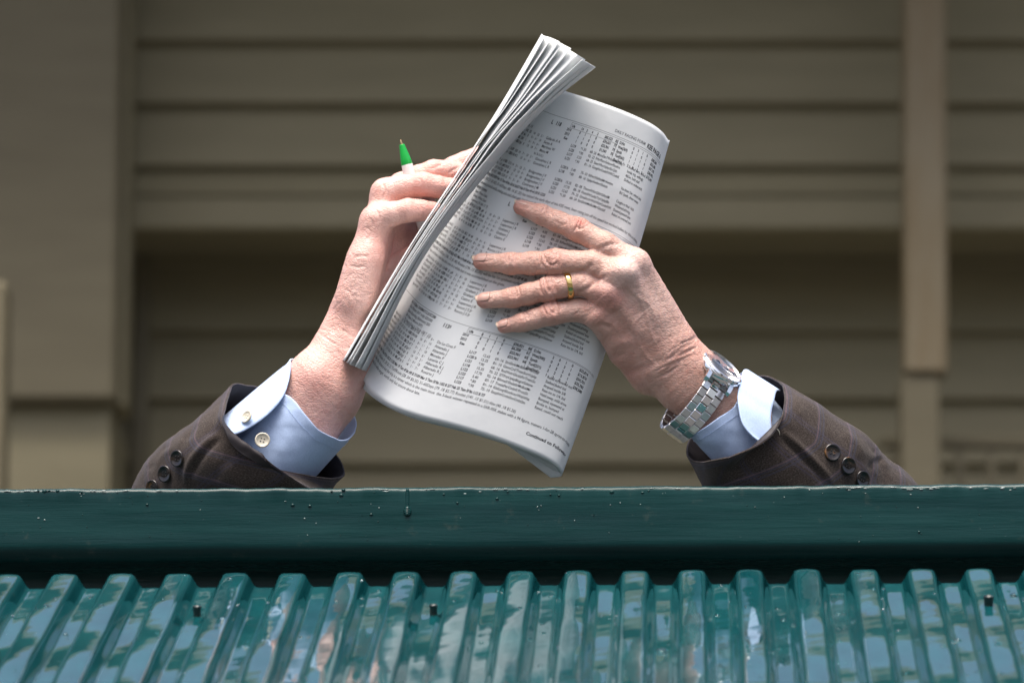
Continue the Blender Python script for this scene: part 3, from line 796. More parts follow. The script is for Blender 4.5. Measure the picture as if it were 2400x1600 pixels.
# ================================================================== HANDS (distance field -> one continuous mesh each)
class Field:
    def __init__(s, lo, hi, h):
        s.lo = np.array(lo, float); s.h = h
        s.n = np.ceil((np.array(hi) - s.lo) / h).astype(int) + 1
        s.ax = [(s.lo[k] + h * np.arange(s.n[k])).astype(np.float32) for k in range(3)]
    def empty(s): return np.full(s.n, 25.0, np.float32)
    def cone(s, D, a, b, ra, rb, k=3.0, flat=None, fs=1.0, pad=14.0):
        """smooth-union a tapered capsule a-b into D; flat/fs squashes it along a direction"""
        a = np.asarray(a, float); b = np.asarray(b, float); r = max(ra, rb) + pad
        lo = np.minimum(a, b) - r; hi = np.maximum(a, b) + r
        i0 = np.clip(((lo - s.lo) / s.h).astype(int), 0, s.n); i1 = np.clip(((hi - s.lo) / s.h).astype(int) + 2, 0, s.n)
        if np.any(i1 <= i0): return D
        x = s.ax[0][i0[0]:i1[0], None, None]; y = s.ax[1][None, i0[1]:i1[1], None]; z = s.ax[2][None, None, i0[2]:i1[2]]
        ba = (b - a); L2 = float(ba @ ba) + 1e-9
        px, py, pz = x - a[0], y - a[1], z - a[2]
        t = np.clip((px * ba[0] + py * ba[1] + pz * ba[2]) / L2, 0, 1)
        qx, qy, qz = px - t * ba[0], py - t * ba[1], pz - t * ba[2]
        if flat is not None:
            f = nrm(flat); g = (qx * f[0] + qy * f[1] + qz * f[2]) * (1.0 / fs - 1.0)
            qx, qy, qz = qx + g * f[0], qy + g * f[1], qz + g * f[2]
        d = np.sqrt(qx * qx + qy * qy + qz * qz) - (ra + (rb - ra) * t)
        if flat is not None: d = d * min(1.0, (1 + fs) / 2)
        sl = tuple(slice(i0[q], i1[q]) for q in range(3))
        D[sl] = s.smin(D[sl], d.astype(np.float32), k)
        return D
    @staticmethod
    def smin(a, b, k):
        h = np.maximum(k - np.abs(a - b), 0) / k
        return np.minimum(a, b) - h * h * k * .25
    def sample(s, D, P):
        q = (np.asarray(P) - s.lo) / s.h; i = np.clip(np.floor(q).astype(int), 0, s.n - 2); f = np.clip(q - i, 0, 1)
        r = 0
        for dx in (0, 1):
            for dy in (0, 1):
                for dz in (0, 1):
                    w_ = np.abs(1 - dx - f[:, 0]) * np.abs(1 - dy - f[:, 1]) * np.abs(1 - dz - f[:, 2])
                    r = r + w_ * D[i[:, 0] + dx, i[:, 1] + dy, i[:, 2] + dz]
        return r
    def mesh(s, D):
        S = D < 0
        n = s.n; c = np.zeros(n - 1, np.int8)
        offs = [(i, j, k) for i in (0, 1) for j in (0, 1) for k in (0, 1)]
        for o in offs: c += S[o[0]:n[0] - 1 + o[0], o[1]:n[1] - 1 + o[1], o[2]:n[2] - 1 + o[2]]
        I = np.argwhere((c > 0) & (c < 8))
        val = np.stack([D[I[:, 0] + o[0], I[:, 1] + o[1], I[:, 2] + o[2]] for o in offs], 1).astype(float)
        pos = np.zeros((len(I), 3)); cnt = np.zeros(len(I))
        for p in range(8):
            for q in range(p + 1, 8):
                if sum(abs(offs[p][k] - offs[q][k]) for k in range(3)) != 1: continue
                m_ = (val[:, p] < 0) != (val[:, q] < 0)
                t = np.where(m_, val[:, p] / np.where(m_, val[:, p] - val[:, q], 1), 0)
                for k in range(3): pos[:, k] += np.where(m_, offs[p][k] + t * (offs[q][k] - offs[p][k]), 0)
                cnt += m_
        V = s.lo + (I + pos / cnt[:, None]) * s.h
        idx = np.full(n - 1, -1, np.int64); idx[I[:, 0], I[:, 1], I[:, 2]] = np.arange(len(I))
        F = []
        for ax in range(3):
            o1, o2 = [k for k in range(3) if k != ax]
            a = np.take(S, range(n[ax] - 1), ax); b = np.take(S, range(1, n[ax]), ax)
            E = np.argwhere(a != b); E = E[(E[:, o1] > 0) & (E[:, o2] > 0) & (E[:, o1] < n[o1] - 1) & (E[:, o2] < n[o2] - 1)]
            inside = a[E[:, 0], E[:, 1], E[:, 2]]
            def cell(d1, d2):
                q = E.copy(); q[:, o1] -= d1; q[:, o2] -= d2; return idx[q[:, 0], q[:, 1], q[:, 2]]
            Q = np.stack([cell(1, 1), cell(0, 1), cell(0, 0), cell(1, 0)], 1)
            flip = inside if ax != 1 else ~inside
            Q[~flip] = Q[~flip][:, ::-1]
            F.append(Q)
        F = np.vstack(F); return V, F[(F >= 0).all(1)]

def seg_dist(px, py, pts):
    """pixel distance to a polyline and position along it 0..1"""
    best = np.full(len(px), 1e9); tt = np.zeros(len(px)); pts = np.asarray(pts, float)
    ln = np.linalg.norm(np.diff(pts, axis=0), axis=1); tot = ln.sum(); acc = 0
    for i in range(len(pts) - 1):
        a, b = pts[i], pts[i + 1]; d = b - a
        t = np.clip(((px - a[0]) * d[0] + (py - a[1]) * d[1]) / (d @ d + 1e-9), 0, 1)
        q = np.hypot(px - a[0] - t * d[0], py - a[1] - t * d[1]); m_ = q < best
        best[m_] = q[m_]; tt[m_] = ((acc + t * ln[i]) / tot)[m_]; acc += ln[i]
    return best, tt
class Sculpt:
    """strokes given in photo pixels push the side of a mesh that faces the viewer in or out (mm)"""
    def __init__(s, V, F, depth_win=None):
        s.V, s.F = V, np.asarray(F); s.N = vnormals(V, s.F)
        s.px, s.py = pxof(V); s.face = np.clip(-s.N[:, 1] * 2.2 + .12, 0, 1)
        s.disp = np.zeros(len(V)); s.red = np.zeros(len(V)); s.pale = np.zeros(len(V))
    def stroke(s, pts, wid, amp, taper=True, red=0.0, sel=None):
        pts = np.array([p[:2] for p in pts], float)
        if len(pts) > 2: pts = catmull(pts, len(pts) * 3)
        lo, hi = pts.min(0) - 3 * wid, pts.max(0) + 3 * wid
        m_ = np.where((s.px > lo[0]) & (s.px < hi[0]) & (s.py > lo[1]) & (s.py < hi[1]) & (s.face > 0))[0]
        if not len(m_): return
        d, t = seg_dist(s.px[m_], s.py[m_], pts)
        g = np.exp(-(d / wid) ** 2) * s.face[m_]
        if taper: g = g * np.clip(np.minimum(t, 1 - t) * 5 + .12, 0, 1)
        s.disp[m_] += amp * g
        if red: s.red[m_] = np.clip(s.red[m_] + red * g, 0, 1)
    def spot(s, p, wx, amp, red=0.0, pale=0.0, wy=None, ang=0.0):
        dx, dy = s.px - p[0], s.py - p[1]; c, n = math.cos(ang), math.sin(ang)
        u, v = dx * c + dy * n, -dx * n + dy * c
        g = np.exp(-(u / wx) ** 2 - (v / (wy or wx)) ** 2) * s.face
        s.disp += amp * g
        if red: s.red = np.clip(s.red + red * g, 0, 1)
        if pale: s.pale = np.clip(s.pale + pale * g, 0, 1)
    def creases(s, c, axis, half, n, step, amp, wid, seed, bow=.25):
        """skin folds across a finger joint; c pixel centre, axis = pixel direction along the finger"""
        r = random.Random(seed); a = nrm(np.array(axis[:2], float)); p = np.array([-a[1], a[0]])
        c = np.array(c[:2], float)
        for k in range(n):
            o = (k - (n - 1) / 2) * step + r.uniform(-.25, .25) * step
            sg = 1 if o > 0 else -1; hf = half * r.uniform(.6, 1.0) * (1 - .22 * abs(o) / (step * n / 2 + 1e-6)); sh = r.uniform(-.18, .18) * half
            pts = [c + a * (o + sg * bow * step * 1.4 * (t * t) * -1 + r.uniform(-.12, .12) * step) + p * (hf * t + sh) for t in (-1, -.6, -.2, .2, .6, 1)]
            s.stroke(pts, wid * r.uniform(.85, 1.3), -amp * r.uniform(1.3, 2.8))
    def done(s):
        return s.V + s.N * s.disp[:, None]
def add_attr(o, name, val):
    at = o.data.attributes.new(name, 'FLOAT', 'POINT'); at.data.foreach_set('value', val.astype(np.float32))

def nail(field, D, base, tip, dorsal, ln, half, over, parent, arc=52):
    """nail plate lying on the last finger joint, found on the surface of the field"""
    base, tip = np.asarray(base, float), np.asarray(tip, float); t = nrm(tip - base); n = nrm(dorsal - t * (np.asarray(dorsal) @ t)); sd_ = np.cross(t, n)
    V = []; nu, nv = 13, 12; tot = np.linalg.norm(tip - base)
    pale = []
    for j in range(nv):
        v = j / (nv - 1); c = tip + t * (over - ln * (1 - v))
        cc = base + t * min((c - base) @ t, tot - 2.0)
        for i in range(nu):
            u = i / (nu - 1) * 2 - 1
            # rounded cuticle and free edge
            wv = math.sqrt(max(0, 1 - (max(0, .28 - v) / .28) ** 2.2)) if v < .28 else 1.0
            ev = -.10 * ln * u * u * (1 if v > .8 else 0) * (v - .8) / .2
            al = R(arc) * u * (.55 + .45 * wv)
            dr = n * math.cos(al) + sd_ * math.sin(al)
            rs = np.linspace(0, 14, 57); P = cc + dr[None] * rs[:, None]
            dd = field.sample(D, P); k = np.argmax(dd > 0); r0 = rs[k] if k else 6.0
            if k: r0 = rs[k - 1] + (rs[k] - rs[k - 1]) * (-dd[k - 1]) / (dd[k] - dd[k - 1] + 1e-9)
            r0 = min(r0, half + 1.6)
            V.append(cc + dr * (r0 + .35 - .25 * abs(u) ** 4) + t * ((c - cc) @ t + ev)); pale.append(max(0, (v - .83) / .17) ** .6 if v > .83 else (.25 * max(0, .12 - v) / .12))
    V = np.array(V)
    o = ob_from('fingernail', toW(V), grid_faces(nv, nu), M_NAIL, parent); add_attr(o, 'pale', np.array(pale)); solid(o, .0006, -1.0)
    return o

person = thing('person', 'person in a brown plaid jacket and blue shirt, forearms on the rail, holding a newspaper', 'person', toW(L(1200, 1500, 150))[0])

# ---------------- hand on the right of the paper (fingers spread over the page)
PXM = PPM * 2.751
def page_dep(px, py):
    a, b = inv(px, py); i = np.argmin((_gx - px) ** 2 + (_gy - py) ** 2); return _gd[i]
def on_page(zx, zy, lift):
    x, y, _ = z2(zx, zy); return L(x, y, page_dep(x, y) - lift)
def P2z(zx, zy, dep): return LL(z2(zx, zy, dep))
fld = Field(L(1060, 1120, 70) * [1, 0, 1] + [0, -62, 0], L(1800, 470, 70) * [1, 0, 1] + [0, 62, 0], .85)
H = 0.85
idx_j = [P2z(1205, 520, -22), P2z(1010, 395, -23), on_page(838, 297, 15), on_page(700, 243, 11), on_page(605, 200, 9.5), on_page(470, 155, 8)]
mid_j = [P2z(1120, 590, -30), P2z(940, 515, -26), on_page(692, 507, 17), on_page(540, 515, 13), on_page(405, 516, 11), on_page(215, 505, 8.5)]
rin_j = [P2z(1035, 715, -28), P2z(870, 640, -25), on_page(652, 680, 16.5), on_page(520, 712, 13), on_page(420, 736, 11), on_page(235, 755, 8.5)]
pin_j = [P2z(965, 845, -22), P2z(840, 815, -20), on_page(668, 840, 15), on_page(560, 872, 11.5), on_page(480, 895, 9.5), on_page(362, 920, 7.5)]
rads = {'i': [10.5, 9.6, 9.3, 8.0, 7.7, 6.2], 'm': [11.0, 10.0, 10.2, 8.9, 8.3, 6.9], 'r': [10.5, 9.2, 9.4, 8.3, 7.7, 6.5], 'p': [10.0, 8.8, 8.8, 7.6, 7.0, 5.7]}
D = fld.empty()
for js, rd in ((idx_j, rads['i']), (mid_j, rads['m']), (rin_j, rads['r']), (pin_j, rads['p'])):
    Dj = fld.empty()
    for k in range(5): Dj = fld.cone(Dj, js[k], js[k + 1], rd[k], rd[k + 1], 4.5)
    D = fld.smin(D, Dj, 1.6)
P = fld.empty()
mc = [(1205, 520, -22, 1470, 1010, -4, 11.5, 14.5), (1120, 590, -30, 1420, 1060, -8, 11.5, 15), (1035, 715, -28, 1370, 1110, -8, 11, 15), (965, 845, -22, 1310, 1165, -3, 10.5, 14)]
for x, y, d_, x2, y2, d2, r1, r2 in mc: P = fld.cone(P, P2z(x, y, d_), P2z(x2, y2, d2), r1, r2, 9)
# wrist and forearm: flat oval built from three side by side cones
def oval(c1, c2, wdir, off, r1, r2, kk=10):
    global P
    for q in (-1, 0, 1): P = fld.cone(P, c1 + wdir * off * q, c2 + wdir * off * q, r1, r2, kk)
wd = nrm(np.array([.474, 0, .88]))
oval(P2z(1420, 1130, -4), P2z(1535, 1250, 0), wd, 9.5, 17.5, 17.5)
oval(P2z(1535, 1250, 0), P2z(1790, 1455, 8), wd, 9.5, 17.5, 18.0)
oval(P2z(1790, 1455, 8), P2z(2150, 1730, 22), wd, 8.5, 18.5, 22)
P = fld.cone(P, P2z(1150, 1110, 0), P2z(1280, 1260, 4), 11, 12.5, 10)          # heel of the hand on the little-finger side
P = fld.cone(P, P2z(1020, 930, -12), P2z(1120, 1070, -4), 9.5, 11, 8)
# thumb behind the paper
T = fld.empty()
tj = [P2z(1480, 1080, 10), P2z(1330, 800, 22), P2z(1150, 640, 27), P2z(1010, 560, 27)]
for k, (r1, r2) in enumerate(((13, 11), (10.5, 9.5), (9.5, 7.5))): T = fld.cone(T, tj[k], tj[k + 1], r1, r2, 5)
P = fld.smin(P, T, 8)
P = fld.cone(P, P2z(1260, 640, -8), P2z(1400, 900, 2), 11, 13, 9)              # web and ball of the thumb
D = fld.smin(D, P, 7)
D_R = D
V, F = fld.mesh(D)
sc = Sculpt(V, F)
S = sc.stroke
def q2(*pts): return [z2(a, b) for a, b in pts]
def q8(*pts): return [z8(a, b) for a, b in pts]
def q9(*pts): return [z9(a, b) for a, b in pts]
# joint swellings, dents beside them and their reddish tint
for c, wx, am, rd in (((690, 495), 30, 1.0, .35), ((650, 670), 28, 1.0, .35), ((665, 815), 27, .9, .35), ((838, 275), 28, 1.1, .3), ((405, 495), 24, .4, .2), ((425, 715), 22, .4, .25), ((480, 875), 20, .35, .25), ((605, 185), 22, .4, .2)):
    sc.spot(z2(*c), wx, am, rd)
for c, rd in (((170, 530), .5), ((200, 775), .5), ((330, 935), .5), ((445, 165), .5)): sc.spot(z2(*c), 26, 0, rd)
# folds over the middle joints
sc.creases(z8(1020, 735), (1, .02), 27, 9, 5.6, .62, 2.1, 1); sc.creases(z8(985, 1020), (1, -.24), 25, 8, 5.4, .60, 2.1, 2)
sc.creases(z8(1040, 1230), (1, -.35), 24, 8, 5.2, .55, 2.0, 3); sc.creases(z8(1300, 390), (1, .42), 22, 6, 6.0, .6, 2.2, 4)
# folds over the end joints
sc.creases(z8(650, 730), (1, .02), 22, 7, 5.0, .40, 1.8, 5); sc.creases(z8(660, 1080), (1, -.2), 20, 6, 5.0, .38, 1.8, 6)
sc.creases(z8(790, 1310), (1, -.3), 18, 6, 4.6, .34, 1.7, 7); sc.creases(z8(1000, 270), (1, .38), 18, 6, 5.0, .42, 1.9, 8)
# drawn folds
for pts, wd_, am in ((q8((960, 700), (975, 770), (1030, 810), (1090, 780)), 2.6, -1.3), (q8((1040, 680), (1060, 730), (1050, 780)), 2.6, -.8), (q8((900, 690), (920, 780), (985, 850)), 2.2, -.6), (q8((870, 680), (885, 770), (905, 830)), 2.0, -.5),
                     (q8((960, 970), (985, 1040), (1010, 1060)), 2.6, -.8), (q8((1000, 950), (1030, 1010), (1030, 1050)), 2.4, -.7), (q8((890, 985), (920, 1070), (950, 1110)), 2.2, -.6),
                     (q8((980, 1190), (1010, 1260), (1060, 1290)), 2.4, -.7), (q8((1050, 1160), (1100, 1150), (1150, 1200)), 2.4, -.6), (q8((800, 1290), (810, 1340)), 2.2, -.4),
                     (q8((1260, 400), (1300, 450), (1370, 430), (1400, 400)), 3.2, -1.0), (q8((1180, 320), (1215, 420), (1220, 480)), 2.6, -.5), (q8((1050, 370), (1130, 410), (1190, 400)), 3.4, -.5),
                     (q8((560, 730), (620, 770), (650, 770)), 2.4, -.5), (q8((1000, 290), (1040, 310)), 2.6, -.5)): S(pts, wd_, am)
sc.spot(z8(1310, 385), 9, -.7, .9, wy=6, ang=.4)
# nail folds
for pts in (q8((290, 765), (350, 770), (430, 765), (445, 720)), q8((320, 1170), (380, 1165), (445, 1130), (455, 1080)), q8((520, 1430), (580, 1400), (615, 1350)), q8((740, 235), (800, 240), (850, 215))): S(pts, 2.4, -.5)
# knuckles, tendons and hollows on the back of the hand
sc.spot(z9(560, 420), 42, 1.5, .1, .3); sc.spot(z9(460, 540), 36, 2.2, .05, .45); sc.spot(z9(330, 720), 34, 2.0, .35); sc.spot(z9(200, 950), 30, 1.0, .2)
S(q9((180, 640), (300, 555), (430, 520), (560, 600)), 15, 1.9, red=.1); S(q9((520, 560), (640, 780), (800, 1050)), 16, 1.0); S(q9((0, 740), (130, 700), (260, 720), (340, 770)), 16, 1.2)
S(q9((340, 770), (470, 960), (640, 1150)), 15, 1.1); S(q9((680, 420), (860, 760), (1000, 1050)), 18, .7)
S(q9((-20, 750), (120, 680), (210, 610), (330, 560)), 6, -1.6); S(q9((0, 545), (90, 520), (160, 450)), 6, -1.2); S(q9((160, 350), (300, 290), (400, 285)), 6, -1.0)
S(q9((420, 640), (540, 800), (640, 960)), 18, -1.4); S(q9((330, 880), (440, 1040), (520, 1120)), 14, -1.2); S(q9((560, 500), (720, 720), (800, 900)), 16, -.7)
S(q9((60, 980), (150, 900), (270, 830)), 8, -.9); S(q9((150, 1065), (240, 1020), (330, 1060)), 6, -.9); S(q9((210, 1200), (340, 1120), (500, 1130)), 10, -.7); S(q9((260, 1290), (420, 1190), (560, 1180)), 9, .7)
S(q9((420, 1480), (600, 1430), (760, 1360), (860, 1340)), 9, -.9); S(q9((330, 1330), (470, 1290)), 8, -.5)
# veins
for pts, wd_, am in ((q9((440, 640), (560, 760), (640, 900), (690, 1100), (760, 1260)), 4.5, .75), (q9((560, 760), (680, 850), (720, 980)), 4.0, .55), (q9((520, 1010), (560, 1150), (640, 1300), (760, 1420)), 4.5, .6), (q9((640, 900), (540, 1000), (520, 1090)), 4, .5), (q9((250, 980), (350, 1030), (420, 1140)), 4.5, .5)): S(pts, wd_, am)
# fine creases: across the back of the hand and round the wrist
rf = random.Random(3)
for k in range(70):
    u = rf.random(); x, y = 360 + 640 * u + rf.uniform(-220, 160), 640 + 640 * u + rf.uniform(-120, 170)
    ln = rf.uniform(25, 75); ang = R(62 + rf.uniform(-16, 16)) if rf.random() < .75 else R(-25 + rf.uniform(-20, 20))
    S(q9((x - math.cos(ang) * ln, y - math.sin(ang) * ln), (x + rf.uniform(-8, 8), y), (x + math.cos(ang) * ln, y + math.sin(ang) * ln)), rf.uniform(1.5, 2.3), -rf.uniform(.12, .26))
for k in range(34):
    u = rf.random(); cx, cy = 760 + 330 * u + rf.uniform(-60, 40), 1500 - 330 * u + rf.uniform(-60, 60)
    ang = R(-28 + rf.uniform(-14, 14)); ln = rf.uniform(60, 150)
    S(q9((cx - math.cos(ang) * ln, cy - math.sin(ang) * ln), (cx, cy + rf.uniform(-14, 14)), (cx + math.cos(ang) * ln, cy + math.sin(ang) * ln)), rf.uniform(1.9, 2.9), -rf.uniform(.25, .5))
for k in range(22):
    x, y = rf.uniform(-40, 330), rf.uniform(740, 1010); ln = rf.uniform(25, 60); ang = R(-38 + rf.uniform(-12, 12))
    S(q9((x - math.cos(ang) * ln, y - math.sin(ang) * ln), (x, y), (x + math.cos(ang) * ln, y + math.sin(ang) * ln)), rf.uniform(1.6, 2.2), -rf.uniform(.2, .35))
for k in range(26):
    x, y = rf.uniform(60, 420), rf.uniform(150, 640); ln = rf.uniform(20, 50); ang = R(80 + rf.uniform(-40, 40))
    S(q9((x - math.cos(ang) * ln, y - math.sin(ang) * ln), (x, y), (x + math.cos(ang) * ln, y + math.sin(ang) * ln)), rf.uniform(1.5, 2.1), -rf.uniform(.15, .28))
sc.spot(z9(300, 760), 40, 0, .45); sc.spot(z9(450, 420), 26, 0, .3); sc.spot(z9(500, 1150), 70, 0, .25); sc.spot(z9(1000, 1300), 60, 0, .18); sc.spot(z9(450, 1500), 40, 0, .4)
sc.spot(z9(760, 800), 70, 0, 0, .35); sc.spot(z9(300, 650), 30, 0, 0, .3)
V = sc.done() + sc.N * (.16 * fnoise(V, 5.0, 31, 3))[:, None]
hr = ob_from('hand', toW(V), F, M_SKIN_R, person); add_attr(hr, 'red', sc.red); add_attr(hr, 'pale', sc.pale)
hr['label'] = 'tanned back of hand with spread fingers over the printed page'
dors = np.array([0, -.60, .80])
nail(fld, D_R, mid_j[4], mid_j[5] + nrm(mid_j[5] - mid_j[4]) * 6.9, dors, 13.0, 6.8, .3, hr)
nail(fld, D_R, rin_j[4], rin_j[5] + nrm(rin_j[5] - rin_j[4]) * 6.5, np.array([.05, -.68, .73]), 12.4, 6.3, .3, hr)
nail(fld, D_R, pin_j[4], pin_j[5] + nrm(pin_j[5] - pin_j[4]) * 5.7, np.array([-.1, -.68, .73]), 10, 5.5, .2, hr)
nail(fld, D_R, idx_j[4], idx_j[5] + nrm(idx_j[5] - idx_j[4]) * 6.2, np.array([.2, -.25, .95]), 12, 6.0, .2, hr)
RING_C = rin_j[1] * .44 + rin_j[2] * .56; RING_AX = nrm(rin_j[2] - rin_j[1])
print('right hand', len(V))

# ---------------- hand on the left (pen between the fingers, palm towards the paper)
def P1(zx, zy, dep): return LL(z1(zx, zy, dep))
fld2 = Field(L(560, 1150, 0) * [1, 0, 1] + [0, -12, 0], L(1200, 320, 0) * [1, 0, 1] + [0, 138, 0], .9)
D = fld2.empty()
pin = [P1(402, 487, 50), P1(490, 452, 45), P1(575, 432, 43), P1(640, 433, 46), P1(700, 440, 52), P1(790, 452, 60)]
rng_ = [P1(458, 345, 66), P1(555, 312, 62), P1(655, 298, 60), P1(730, 310, 62), P1(800, 320, 66), P1(900, 345, 72)]
mdl = [P1(545, 315, 82), P1(630, 262, 80), P1(712, 232, 79), P1(780, 232, 80), P1(840, 240, 82), P1(920, 260, 84)]
ind = [P1(640, 345, 100), P1(735, 260, 98), P1(818, 212, 96), P1(880, 180, 96), P1(940, 155, 96), P1(1010, 125, 96)]
for js, rd in ((pin, [10.5, 9.3, 9.0, 8.0, 7.4, 6.0]), (rng_, [11, 9.8, 9.6, 8.6, 8.0, 6.6]), (mdl, [11, 9.8, 9.6, 8.6, 8.0, 6.6]), (ind, [11, 9.5, 9.4, 8.4, 7.8, 6.4])):
    Dj = fld2.empty()
    for k in range(5): Dj = fld2.cone(Dj, js[k], js[k + 1], rd[k], rd[k + 1], 4.5)
    D = fld2.smin(D, Dj, 2.0)
P = fld2.empty()
for a, b, r1, r2 in ((pin[0], P1(262, 1010, 46), 12, 15), (rng_[0], P1(310, 1010, 58), 12, 16), (mdl[0], P1(370, 1010, 70), 12, 16), (ind[0], P1(430, 1010, 80), 12, 16)):
    P = fld2.cone(P, a, b, r1, r2, 10)
P = fld2.cone(P, P1(300, 900, 40), P1(345, 700, 42), 14, 12.5, 12)             # heel of the palm
P = fld2.cone(P, P1(480, 1000, 66), P1(560, 720, 78), 17, 15, 10)              # ball of the thumb
T = fld2.empty()
tj = [P1(520, 860, 82), P1(660, 650, 88), P1(780, 520, 86), P1(860, 450, 84)]
for k, (r1, r2) in enumerate(((13, 11), (10.5, 9.5), (9.5, 7.5))): T = fld2.cone(T, tj[k], tj[k + 1], r1, r2, 5)
P = fld2.smin(P, T, 8)
wd2 = nrm(np.array([.76, .15, -.65]))
def oval2(c1, c2, off1, off2, r1, r2, kk=10):
    global P
    for q in (-1, 0, 1): P = fld2.cone(P, c1 + wd2 * off1 * q, c2 + wd2 * off2 * q, r1, r2, kk)
oval2(P1(330, 1040, 58), P1(268, 1165, 50), 11, 9, 18.5, 18.5)
oval2(P1(268, 1165, 50), P1(130, 1365, 38), 9, 11, 19, 20.5)
oval2(P1(130, 1365, 38), P1(-70, 1640, 36), 11, 12, 20.5, 24)
D = fld2.smin(D, P, 7)
V, F = fld2.mesh(D)
sc = Sculpt(V, F); S = sc.stroke
def q1(*pts): return [z1(a, b) for a, b in pts]
# palm lines and pads
S(q1((500, 560), (492, 640), (470, 700), (440, 770)), 4.5, -1.1, red=.25); S(q1((600, 600), (540, 640), (480, 680)), 4, -1.2, red=.3); S(q1((440, 740), (500, 760), (540, 730)), 3.5, -.7, red=.2)
S(q1((285, 680), (330, 672), (375, 680)), 3.2, -.7); S(q1((262, 722), (310, 730), (350, 725)), 3.0, -.6); S(q1((350, 520), (375, 540), (360, 600)), 4, -.6)
S(q1((410, 430), (425, 470), (420, 500)), 3.0, -.7); S(q1((440, 290), (455, 330), (445, 370)), 3.0, -.7); S(q1((365, 470), (390, 500), (380, 530)), 3.2, -.6)
sc.spot(z1(330, 800), 34, .8, 0, .3, wy=70); sc.spot(z1(430, 650), 36, 1.6, .2, wy=50); sc.spot(z1(430, 860), 30, 1.2, .15, wy=60)
S(q1((395, 620), (400, 740), (390, 860)), 10, -.9); S(q1((480, 770), (455, 860), (440, 930)), 5, -.8, red=.2)
S(q1((640, 400), (650, 440), (640, 470)), 2.6, -.5); S(q1((575, 385), (590, 430), (580, 470)), 2.6, -.3); S(q1((640, 262), (650, 300), (640, 340)), 2.6, -.5); S(q1((760, 260), (775, 290)), 2.6, -.5)
S(q1((690, 215), (730, 200), (760, 190)), 3, -.6); S(q1((780, 240), (820, 215), (850, 200)), 3.5, -.7)
rf = random.Random(9)
for k in range(40):       # heel of the hand: short slanting folds
    u = rf.random(); x, y = 255 - 70 * u + rf.uniform(-35, 60), 760 + 330 * u + rf.uniform(-25, 25)
    ang = R(-38 + rf.uniform(-25, 25)); ln = rf.uniform(14, 42)
    S(q1((x - math.cos(ang) * ln, y - math.sin(ang) * ln), (x, y + rf.uniform(-4, 4)), (x + math.cos(ang) * ln, y + math.sin(ang) * ln)), rf.uniform(1.5, 2.3), -rf.uniform(.08, .22))
for k in range(20):       # wrist creases
    x, y = 190 + rf.uniform(-60, 120), 1100 + rf.uniform(-70, 60); ang = R(25 + rf.uniform(-15, 15)); ln = rf.uniform(25, 75)
    S(q1((x - math.cos(ang) * ln, y - math.sin(ang) * ln), (x, y + 5), (x + math.cos(ang) * ln, y + math.sin(ang) * ln)), rf.uniform(1.8, 2.8), -rf.uniform(.15, .36))
for k in range(26):
    x, y = 330 + rf.uniform(-90, 150), 780 + rf.uniform(-150, 170); ang = R(rf.uniform(-70, 70)); ln = rf.uniform(15, 45)
    S(q1((x - math.cos(ang) * ln, y - math.sin(ang) * ln), (x, y), (x + math.cos(ang) * ln, y + math.sin(ang) * ln)), rf.uniform(1.6, 2.4), -rf.uniform(.12, .28))
for k in range(26):       # forearm fine folds
    u = rf.random(); x, y = 60 + rf.uniform(-50, 200), 1230 + rf.uniform(-80, 200); ang = R(44 + rf.uniform(-14, 14)); ln = rf.uniform(20, 60)
    S(q1((x - math.cos(ang) * ln, y - math.sin(ang) * ln), (x, y), (x + math.cos(ang) * ln, y + math.sin(ang) * ln)), rf.uniform(1.6, 2.2), -rf.uniform(.1, .2))
sc.spot(z1(540, 610), 45, 0, .35); sc.spot(z1(700, 420), 40, 0, .35); sc.spot(z1(620, 330), 40, 0, .35); sc.spot(z1(740, 220), 30, 0, .3); sc.spot(z1(110, 1310), 50, 0, .3); sc.spot(z1(500, 290), 25, 0, 0, .3); sc.spot(z1(470, 440), 25, 0, 0, .3)
V = sc.done() + sc.N * (.10 * fnoise(V, 5.5, 33, 3))[:, None]
hl = ob_from('hand', toW(V), F, M_SKIN_L, person); add_attr(hl, 'red', sc.red); add_attr(hl, 'pale', sc.pale)
hl['label'] = 'pink hand seen from the palm side, fingers curled behind the paper'
print('left hand', len(V))

# ================================================================== CLOTHES
def clamp_rail(Vw, margin=.0015):
    """cloth resting on the rail is pressed flat on top of it"""
    m_ = (Vw[:, 1] < RAIL_Y + RAIL_W + .004) & (Vw[:, 2] < RAIL_Z + margin)
    Vw[m_, 2] = RAIL_Z + margin - .0002
    Vw[m_ & (Vw[:, 1] < RAIL_Y + .010), 1] = RAIL_Y + .010
    return Vw
def loft(loops, nu, nv, power=1.0):
    """loops: list of closed control-point lists (already L-space); returns grid (nv, nu, 3)"""
    Ls = np.stack([catmull(l, nu, True) for l in loops])          # (k, nu, 3)
    k = len(loops)
    out = np.stack([catmull(Ls[:, j], nv) for j in range(nu)], 1)  # (nv, nu, 3)
    return out
def uv_of(grid):
    dv = np.linalg.norm(np.diff(grid, axis=0), axis=2); v = np.vstack([np.zeros((1, grid.shape[1])), np.cumsum(dv, 0)])
    du = np.linalg.norm(np.roll(grid, -1, 1) - grid, axis=2).mean(0); u = np.r_[0, np.cumsum(du)[:-1]]
    return np.stack([np.broadcast_to(u, v.shape), v], -1).reshape(-1, 2)
def ell_loop(zf, up, lo, dep, half, n, fold=.0):
    """oval loop: upper outline pixel, lower outline pixel, centre depth and half depth"""
    u, l = np.array(up, float), np.array(lo, float); c, w_ = (u + l) / 2, (u - l) / 2
    out = []
    for i in range(n):
        t = 2 * math.pi * i / n
        p = c + w_ * math.cos(t); out.append(LL(zf(p[0], p[1], dep - half * math.sin(t))))
    return out

